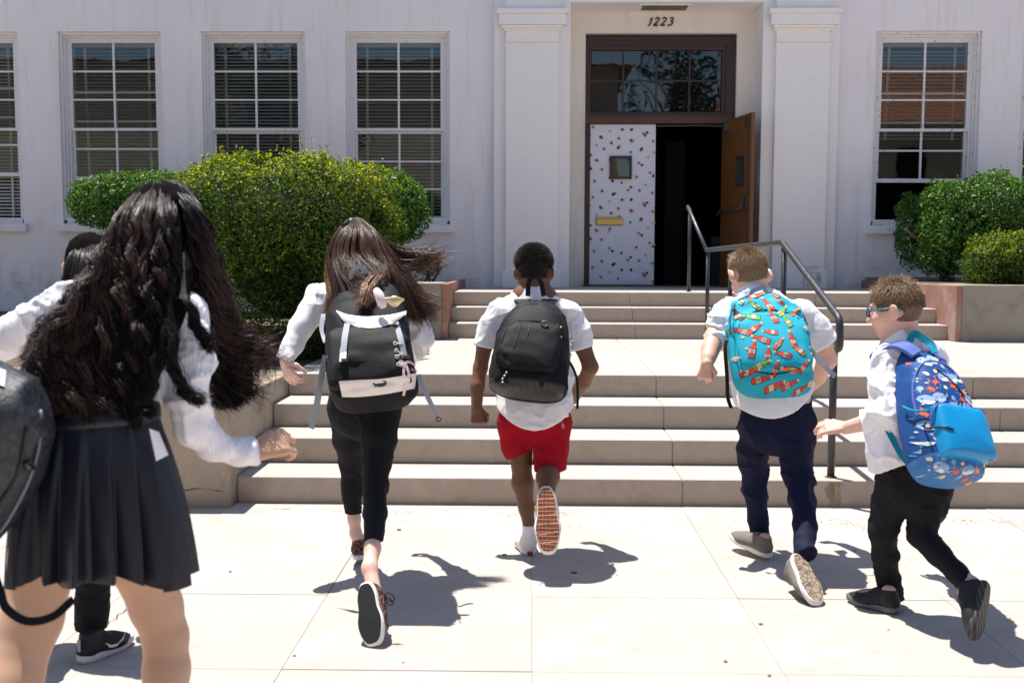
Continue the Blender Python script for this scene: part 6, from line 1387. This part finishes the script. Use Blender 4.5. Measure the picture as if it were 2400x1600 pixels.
# ---------------------------------------------------------------- girl hidden behind her
def girl_behind():
    hl = G(188, 1556); p = empty('person', (hl[0], hl[1], 0), 'black haired girl in black trousers and dark trainers, mostly hidden behind the nearest girl', 'person', 'children running to school'); sk = skin_mat('warm light skin', (.58,.37,.27))
    hc = P(214, 620, 3.78); hf = nrm((.0,.93,-.3)); hu = nrm((0,.3,.95))
    b = Blob(.006); head(b, hc, hf, hu, 1.0)
    b.chain(Js((214,660,3.76,70),(212,715,3.70,74)), .03); b.chain(Js((214,745,3.68,140),(214,880,3.62,150),(212,1000,3.56,160),(212,1080,3.54,170)), .03, .62, Lx); b.chain(Js((130,745,3.68,56),(298,745,3.68,56)), .03)
    b.chain(Js((130,748,3.68,54),(110,860,3.62,46),(140,960,3.75,34)), .015); b.chain(Js((298,748,3.68,54),(312,860,3.62,46),(285,950,3.75,34)), .015)
    hand(b, P(140,960,3.75), (.3,.7,.1), (0,-.3,.9), (1,0,.3), 1, .15); hand(b, P(285,950,3.75), (-.3,.7,.1), (0,-.3,.9), (-1,0,.3), 1, .15)
    b.chain(Js((245,1080,3.54,90),(228,1300,3.56,62),(216,1400,3.54,60),(212,1490,3.50,40)), .02); b.chain(Js((175,1080,3.54,90),(110,1240,3.60,60),(80,1300,3.34,48),(60,1310,3.22,38)), .02)
    b.build('body', sk, p); eyes(p, hc, hf, hu)
    s = Blob(.007); s.chain(Js((214,740,3.69,150),(214,860,3.63,180),(212,980,3.57,180),(212,1070,3.55,190)), .03, .62, Lx); s.chain(Js((136,744,3.68,72),(292,744,3.68,72)), .03); s.chain(Js((130,748,3.68,70),(112,860,3.62,62),(132,930,3.72,52)), .02); s.chain(Js((298,748,3.68,70),(310,860,3.62,62),(294,920,3.72,52)), .02)
    s.build('shirt', M['shirt'], p, wr=(.010, 10, (1,1,1), 95))
    t = Blob(.006); t.chain(Js((213,1060,3.55,170),(212,1100,3.54,196)), .03, .64, Lx); t.chain(Js((246,1090,3.54,104),(230,1250,3.56,82),(220,1350,3.55,78),(217,1420,3.53,76),(215,1478,3.51,72)), .022); t.chain(Js((176,1090,3.54,104),(112,1240,3.60,78),(84,1300,3.34,66)), .022)
    z0 = P(215,1472,3.51)[2]; qq = P(215,1472,3.51); t.cut(lambda X: np.where(np.linalg.norm(X-qq, axis=1) < .09, z0-X[:, 2], -1)); t.build('trousers', M['black_cloth'], p, wr=(.010, 9, (1,1,1.3), 99))
    so = Blob(.005); so.chain(Js((213,1470,3.51,44),(216,1500,3.50,46)), .01); so.build('sock', M['shirt'], p)
    tl = G(306, 1503); d = nrm(tl-hl); um = cloth_mat('black and grey knit trainer', (.016,.018,.02), .5); sm2 = mat('pale lilac foam sole', (.58,.54,.58), .5)
    _, tw, sh = shoe(p, hl, d, (0,0,1), np.linalg.norm(tl-hl)*1.0, .092, um=um, sm=sm2, extra=M['black_nylon'], th=.030, collar=.085)
    L = np.linalg.norm(tl-hl); bv = bvh_of([sh])
    # curved white swoosh on the side towards the camera
    up_pts = [(.30,.058),(.40,.044),(.52,.040),(.66,.050),(.80,.068)]; lo_pts = [(.30,.056),(.38,.035),(.50,.030),(.64,.044),(.80,.067)]
    S_ = np.cross((0,0,1.), d); sgn = -1 if S_[1] > 0 else 1; V = []
    for (a, z), (c, z2) in zip(up_pts, lo_pts):
        for (x, zz) in ((a, z), (c, z2)):
            q0 = np.array(hl)+d*x*L+S_*sgn*.2+np.array([0,0,zz]); h = bv.ray_cast(Vector(q0), Vector(-S_*sgn)); V.append(np.array(h[0])+S_*sgn*.002 if h[0] is not None else np.array(hl)+d*x*L+S_*sgn*.03+np.array([0,0,zz]))
    b = MB(); b.add(V, [(2*i, 2*i+1, 2*i+3, 2*i+2) for i in range(4)]); mbuild(b, 'side_swoosh', M['white_rubber'], sh)
    b = MB(); b.add([tw((-.004, y, z)) for y, z in ((-.008,.045),(.008,.045),(.008,.085),(-.008,.085))], [(0,1,2,3)]); mbuild(b, 'heel_tab', M['grey_strap'], sh)
    f2 = P(52,1312,3.18); shoe(p, f2, nrm((.05,.3,-.9)), nrm((0,.9,.3)), .23, .09, um=um, sm=sm2, extra=M['black_nylon'])
    hm = hair_mat('straight black hair', (.010,.008,.008), (.04,.030,.028), .34, sc=260, spec=.3)
    cap = Blob(.006); R, F, U = axes(hf, hu); A = np.stack([R, F, U]); cap.ell(hc+U*.016-F*.012, (.084,.098,.098), A, .02); cap.ell(hc-U*.06-F*.03, (.075,.05,.08), A, .04); cap.build('hair_mass', M['under_hair'], p, wr=(.004, 40, (3,1,.4), 7))
    gs = []
    for k in range(7):
        x = 214+(k-3)*13; e = (k-3)/3; gs.append([(214+e*16, 562, 3.80), (214+e*44, 592, 3.68-.03*(1-abs(e))), (214+e*58, 640, 3.63-.04*(1-abs(e))), (214+e*66, 700, 3.60-.04*(1-abs(e))), (214+e*70, 770, 3.56)])
    long_hair('hair', p, hm, [(gs, 2600, .008, 60, .001, 3, .004)], .0013, .0005, 55, m=18, root=.05)
    return p
girl_behind()
# ================================================================ PLANTS
def leaf_mat(name, c1, c2, c3, rough=.35, tr=.35):
    m = bpy.data.materials.new(name); m.use_nodes = True; t = m.node_tree; b = t.nodes['Principled BSDF']; o = t.nodes['Material Output']
    g_ = t.nodes.new('ShaderNodeNewGeometry'); r = t.nodes.new('ShaderNodeValToRGB'); e = r.color_ramp.elements
    e[0].position = 0; e[0].color = (*c1, 1); e[1].position = 1; e[1].color = (*c3, 1); k = e.new(.55); k.color = (*c2, 1)
    t.links.new(g_.outputs['Random Per Island'], r.inputs[0]); t.links.new(r.outputs[0], b.inputs['Base Color']); b.inputs['Roughness'].default_value = rough; b.inputs['Specular IOR Level'].default_value = .3
    tl = t.nodes.new('ShaderNodeBsdfTranslucent'); hs = t.nodes.new('ShaderNodeHueSaturation'); hs.inputs['Hue'].default_value = .485; hs.inputs['Value'].default_value = 1.8; hs.inputs['Saturation'].default_value = 1.1
    t.links.new(r.outputs[0], hs.inputs['Color']); t.links.new(hs.outputs[0], tl.inputs[0]); mx = t.nodes.new('ShaderNodeMixShader'); mx.inputs[0].default_value = tr
    t.links.new(b.outputs[0], mx.inputs[1]); t.links.new(tl.outputs[0], mx.inputs[2]); t.links.new(mx.outputs[0], o.inputs[0]); return m
M['leaf_small'] = leaf_mat('small hedge leaves', (.016,.042,.008), (.045,.095,.012), (.11,.16,.018), .5, .42)
M['leaf_sunlit'] = leaf_mat('sunlit yellow green leaves', (.06,.12,.012), (.18,.23,.02), (.36,.36,.03), .5, .5)  # sunlight on the hedge tops is put into this brighter leaf colour
M['leaf_big'] = leaf_mat('glossy shrub leaves', (.016,.060,.012), (.045,.135,.018), (.14,.24,.035), .38, .32)
M['leaf_dark'] = leaf_mat('dark feathery leaves', (.008,.016,.006), (.016,.030,.010), (.03,.045,.015), .6, .15)
M['twig'] = mat('twig bark', (.10,.07,.045), .9)
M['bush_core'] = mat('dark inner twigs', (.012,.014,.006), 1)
def leaves(name, par, mt, pts, nor, size, rg, tilt=.9, asp=.5, cup=.18):
    n = len(pts); rnd = rg.normal(size=(n, 3)); N_ = nor+rnd*tilt; N_[:, 2] += .25; N_ /= np.linalg.norm(N_, axis=1, keepdims=True)
    a = np.cross(N_, rg.normal(size=(n, 3))); a /= np.linalg.norm(a, axis=1, keepdims=True); b = np.cross(N_, a); s = (size*rg.uniform(.6, 1.25, n))[:, None]
    V = np.stack([pts, pts+a*s*.45+b*s*asp*.5+N_*s*cup, pts+a*s, pts+a*s*.45-b*s*asp*.5+N_*s*cup], 1).reshape(-1, 3)
    i = np.arange(n)[:, None]*4; T = np.concatenate([i+np.array([[0, 1, 2]]), i+np.array([[0, 2, 3]])])
    me = fast_mesh(name, V-np.array(wloc(par)), T); o = link(name, me, mt, par); return o
def shrub(name, label, cat, lobes, n, size, mt, seed, trunks=(), sprigs=0, group=None, asp=.5, shell=.16, rough=.05):
    """lobes: (centre, radii, exponent) in world space"""
    rg = np.random.default_rng(seed); c0 = np.mean([l[0] for l in lobes], 0); t = empty(name, (c0[0], c0[1], min(l[0][2]-l[1][2] for l in lobes)), label, cat, group)
    tot = sum(l[1][0]*l[1][2]+l[1][0]*l[1][1]+l[1][1]*l[1][2] for l in lobes); PT = []; NO = []
    for c, r, ex in lobes:
        c = np.array(c); r = np.array(r); k = int(n*(r[0]*r[2]+r[0]*r[1]+r[1]*r[2])/tot)
        d = rg.normal(size=(k, 3)); d /= (np.abs(d)**ex).sum(1, keepdims=True)**(1/ex)
        dep = rg.random(k)**1.6; w = 1-dep*shell/np.maximum(r.min(), .1)
        nn = np.sign(d)*np.abs(d)**(ex-1)/r; nn /= np.linalg.norm(nn, axis=1, keepdims=True)
        q = c+d*r; q = q+nn*((vnoise(q, 3.2, seed)-.5)*rough*2.4+(vnoise(q, 9, seed+2)-.5)*rough*1.5)[:, None]; q = c+(q-c)*w[:, None]; PT.append(q); NO.append(nn)
    PT = np.concatenate(PT); NO = np.concatenate(NO)
    keep = np.ones(len(PT), bool)
    if len(lobes) > 1:
        for c, r, ex in lobes: keep &= ((np.abs((PT-np.array(c))/np.array(r))**ex).sum(1) > .30)
    PT, NO = PT[keep], NO[keep]
    leaves('foliage', t, mt, PT, NO, size, rg, asp=asp)
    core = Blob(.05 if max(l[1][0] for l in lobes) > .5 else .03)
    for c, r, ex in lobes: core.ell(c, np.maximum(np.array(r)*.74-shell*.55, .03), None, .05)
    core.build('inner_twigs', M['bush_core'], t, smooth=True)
    if sprigs:
        b = MB(); SP = []; SN = []
        idx = rg.choice(np.where(NO[:, 2] > .15)[0], sprigs)
        for i in idx:
            q = PT[i]; d = nrm(np.array([rg.normal()*.3, rg.normal()*.3, 1])); L_ = rg.uniform(.03, .10)+.08*(rg.random() < .12)
            b.tube([q-d*.04, q+d*L_], .0022, 4)
            for k in range(9): SP.append(q+d*L_*(k/8)); SN.append(nrm(rg.normal(size=3)+d*.4))
        mbuild(b, 'sprig', M['twig'], t)['kind'] = 'stuff'; leaves('sprig_leaves', t, M['leaf_sunlit'] if mt is M['leaf_small'] else mt, np.array(SP), np.array(SN), size*.95, rg, asp=asp)
        k_ = NO[:, 2] > .35; Tp, Tn = PT[k_], NO[k_]; sel = rg.random(len(Tp)) < .30; leaves('top_leaves', t, M['leaf_sunlit'] if mt is M['leaf_small'] else mt, Tp[sel]+Tn[sel]*.02, Tn[sel], size, rg, asp=asp)
    for j, tr in enumerate(trunks):
        b = MB(); m_ = curve([np.array(q) for q in tr[0]], 5); b.tube(m_, list(np.linspace(tr[1], tr[1]*.5, len(m_))), 7); mbuild(b, 'stem', M['twig'], t, smooth=True)
    return t
zf = lambda py, Y: P(1200, py, Y)[2]
xf = lambda px, Y: P(px, 600, Y)[0]
# clipped box hedge on the raised bed
hx0, hx1 = xf(432, 8.3), xf(908, 8.3); ztop = zf(385, 8.2)
shrub('box_hedge', 'big clipped box hedge with sunlit yellow green top beside the lower steps', 'hedge',
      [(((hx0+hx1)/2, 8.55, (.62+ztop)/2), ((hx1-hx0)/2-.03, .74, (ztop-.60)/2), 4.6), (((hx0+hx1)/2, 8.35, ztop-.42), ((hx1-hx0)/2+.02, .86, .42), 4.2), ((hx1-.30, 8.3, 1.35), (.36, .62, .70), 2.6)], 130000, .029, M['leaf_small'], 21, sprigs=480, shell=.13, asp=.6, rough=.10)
def tw_(x, y, z): return (x, y, z)
def stems(c, y, z0, z1, k, sp, seed):
    rg = np.random.default_rng(seed); return [([(c+rg.normal()*.05, y+rg.normal()*.05, z0), (c+rg.normal()*sp*.5, y+rg.normal()*.1, (z0+z1)/2), (c+rg.normal()*sp, y+rg.normal()*.15, z1)], .022) for _ in range(k)]
shrub('privet_shrub', 'glossy green shrub trimmed flat under the second window from the left', 'shrub', [((xf(330, 11.6), 11.7, zf(478, 11.6)), ((xf(490, 11.6)-xf(176, 11.6))/2, .55, (zf(412, 11.6)-zf(545, 11.6))/2), 3.0)], 15000, .045, M['leaf_big'], 25, stems(xf(330, 11.6), 11.7, .70, 1.75, 6, .35, 3), 50, shell=.15, rough=.05)
shrub('privet_shrub', 'glossy green shrub right of the box hedge, under the window by the columns', 'shrub', [((xf(850, 11.4), 11.6, zf(475, 11.5)), (.62, .5, (zf(412, 11.5)-zf(560, 11.5))/2*1.0), 2.8), ((xf(935, 11.4), 11.5, zf(490, 11.5)), (.27, .4, .36), 2.4)], 15000, .045, M['leaf_big'], 26, stems(xf(900, 11.5), 11.6, .70, 1.75, 6, .30, 5), 40, shell=.15, rough=.07)
shrub('low_plant', 'small dark leafy plant at the wall behind the block', 'plant', [((xf(1000, 11.8), 12.0, zf(625, 11.8)), (.16, .14, .17), 2.0)], 420, .04, M['leaf_big'], 28, stems(xf(1000, 11.8), 12, .71, 1.3, 5, .1, 6), 6, rough=.12)
shrub('privet_shrub', 'tall glossy green shrub on bare stems before the window with flaking paint', 'shrub', [((xf(2330, 11.6), 11.8, zf(508, 11.6)), (.78, .55, (zf(420, 11.6)-zf(612, 11.6))/2), 2.8), ((xf(2168, 11.9), 12.2, zf(540, 11.9)), (.24, .3, .42), 2.2), ((xf(2230, 11.6), 11.7, zf(585, 11.6)), (.3, .35, .28), 2.2)], 26000, .046, M['leaf_big'], 31, stems(xf(2230, 11.7), 11.8, 1.14, 1.75, 7, .22, 8)+stems(xf(2320, 11.7), 11.8, 1.14, 1.7, 6, .3, 9), 60, shell=.2, rough=.09)
shrub('round_bush', 'small yellow green bush spilling over the planter wall at the right edge', 'bush', [((xf(2395, 10.35), 10.65, zf(612, 10.35)), (.44, .42, .30), 2.2)], 13000, .030, M['leaf_small'], 33, stems(xf(2395, 10.4), 10.7, 1.1, 1.4, 4, .15, 10), 30, shell=.12, rough=.09, asp=.6)

# ================================================================ ACROSS THE STREET (seen in the window reflections)
tile = mat('terracotta roof tiles', (.34,.12,.06), .8); q = N(tile); w = q.n('ShaderNodeTexWave', wave_type='BANDS', bands_direction='X'); w.inputs['Scale'].default_value = 1.6; q.l(q.co.outputs['Object'], w.inputs[0]); q.color(q.mix(w.outputs[0], (.12,.04,.02), (.30,.13,.07))); q.bump(w.outputs[0], .8, .05)
def house(x0, x1, y1, h, rh, lab, depth=9):
    t = empty('tile_roof_house', ((x0+x1)/2, y1, 0), lab, 'house'); b = MB(); b.box(x0, x1, y1-depth, y1, 0, h); mbuild(b, 'wall', mat('tan house stucco', (.30,.27,.21), .9), t)
    b = MB(); e = .6; xm0, xm1, ym = x0+depth*.45, x1-depth*.45, y1-depth/2; V = [(x0-e, y1-depth-e, h), (x1+e, y1-depth-e, h), (x1+e, y1+e, h), (x0-e, y1+e, h), (xm0, ym, h+rh), (xm1, ym, h+rh)]
    b.add(V, [(0,1,5,4),(2,3,4,5),(1,2,5),(3,0,4),(3,2,1,0)]); mbuild(b, 'roof', tile, t)
    for k in range(4):
        x = x0+(x1-x0)*(k+.5)/4
        for z in (1.2, 4.4):
            if z+1.6 < h: b = MB(); b.box(x-.6, x+.6, y1, y1+.05, z, z+1.6); mbuild(b, 'window', M['dark'], t)
house(-32, 3.4, -14, 9.0, .7, 'tan two storey house with tiled roof, mirrored in the left windows')
house(6.6, 30, -16, 7.0, 3.0, 'lower tan house with red tiled roof, mirrored in the right hand windows')
def far_tree(x, y, h, sx, n, lab, seed):
    rg = np.random.default_rng(seed); t = empty('tree', (x, y, 0), lab, 'tree'); b = MB(); b.tube([(x, y, 0), (x+.2, y, h*.5), (x, y, h*.8)], [.22, .15, .06], 8)
    for k in range(9): a = k*.7; b.tube([(x, y, h*(.35+.05*k)), (x+math.cos(a)*sx*.7, y+math.sin(a)*sx*.7, h*(.5+.05*k))], [.07, .02], 5)
    mbuild(b, 'trunk', M['twig'], t)
    d = rg.normal(size=(n, 3)); d /= np.linalg.norm(d, axis=1, keepdims=True); q = np.array([x, y, h*.68])+d*np.array([sx, sx, h*.34])*rg.random((n, 1))**.45; q = q[vnoise(q, .7, seed) > .42]
    leaves('crown', t, M['leaf_dark'], q, nrm((0,0,1))*np.ones((len(q), 1)), .38, rg, asp=.18)
far_tree(5.0, -10, 10.5, 1.7, 3600, 'feathery tree across the street, mirrored in the transom panes', 3)
far_tree(-9, -9, 9.5, 3.6, 9000, 'broad dark tree across the street, mirrored in the left windows', 4)
far_tree(20, -12, 8, 2.0, 3000, 'slim tree across the street, mirrored in the far right windows', 6)

# ================================================================ SMALL MARKS ON THE GROUND
rg = np.random.default_rng(12); lf = MB()
for (cx, cy, n, sx, sy) in ((450,1178,26,30,8),(665,1170,22,10,5),(900,1184,40,90,4),(1240,1188,50,80,4),(1950,1205,60,80,10),(2250,1205,70,30,8),(2360,1207,30,20,6),(1330,1200,40,260,14)):
    for _ in range(int(n*.55)):
        p_ = G(cx+rg.normal()*sx, max(1193, cy+12+abs(rg.normal())*sy)); a = rg.uniform(0, 6.28); l = rg.uniform(.006, .02); w_ = .0022
        d = np.array([math.cos(a), math.sin(a), 0]); s_ = np.array([-d[1], d[0], 0]); z = np.array([0, 0, .003]); z2 = np.array([0, 0, .003+rg.uniform(0, .005)])
        lf.add([p_-d*l+z, p_+s_*w_+z, p_+d*l+z2, p_-s_*w_+z], [(0,1,2,3)])
lf.build('leaf_litter', mat('dry grass clippings', (.30,.22,.10), .9), kind='stuff')
sp = MB()
for _ in range(14):
    p_ = G(rg.uniform(200, 2400), rg.uniform(1200, 1600)); r = abs(rg.normal())*.004+.0015; el = rg.uniform(.4, 1)
    sp.add([(p_[0]+r*math.cos(a), p_[1]+r*el*math.sin(a), .0035) for a in np.linspace(0, 5.5, 8)], [tuple(range(8))])
for (x, y, r) in ((235,1339,.009),(935,1241,.012),(1182,1300,.012),(1345,1342,.014),(690,1537,.006),(1700,1550,.007),(945,1553,.004),(540,1340,.008)):
    p_ = G(x, y); sp.add([(p_[0]+r*math.cos(a), p_[1]+r*math.sin(a), .0037) for a in np.linspace(0, 5.9, 14)], [tuple(range(14))])
sp.build('gum_spots', mat('old chewing gum', (.10,.095,.09), .8), kind='stuff')
def crack(name, pts, w, mt=None):
    b = MB(); q = [np.array(p) for p in pts]; out = []
    for a, c in zip(q[:-1], q[1:]):
        for k in range(7): out.append(a*(1-k/7)+c*k/7+np.array([rg.normal()*.004, rg.normal()*.004, 0]))
    V = []
    for i, p_ in enumerate(out):
        t_ = nrm(out[min(i+1, len(out)-1)]-out[max(i-1, 0)]); s_ = np.array([-t_[1], t_[0], 0])*w*(.4+rg.random()); V += [p_+s_, p_-s_]
    b.add([(v[0], v[1], v[2]+.0036) for v in V], [(2*i, 2*i+1, 2*i+3, 2*i+2) for i in range(len(out)-1)]); b.build(name, mt or M['dark'], kind='stuff')
crack('pavement_crack', [G(255, 1462), G(290, 1432), G(322, 1420), G(345, 1385), G(400, 1330)], .0022); crack('pavement_crack', [G(262, 1500), G(230, 1530), G(150, 1570)], .002)
b = MB(); V = []; pts = [(x, P(x, 1148+4*math.sin(x*.05), 5.598)) for x in range(380, 532, 8)]
for i, (x, p_) in enumerate(pts): V += [(p_[0], 5.5985, p_[2]+.003*rg.normal()+.0016), (p_[0], 5.5985, p_[2]-.0016)]
b.add(V, [(2*i, 2*i+1, 2*i+3, 2*i+2) for i in range(len(pts)-1)]); b.build('wall_crack', M['dark'], kind='stuff')

b = MB(); V = []; sx0 = P(1895, 640, 12.8)[0]
for j in range(7):
    for i in range(7): V.append((sx0+.22*(i/6-.3), 12.8055 if j < 5 else 12.825, 1.07+.26*j/6))
V = [(x, 12.806 if z < 1.266 else 12.836, z) for x, y, z in V]
b.add(V, [(j*7+i, j*7+i+1, j*7+i+8, j*7+i+7) for j in range(6) for i in range(6)]); b.build('wall_stain', stain_mat('grey brown mould stain', (.40,.37,.31), 16, .38, .80), kind='stuff')
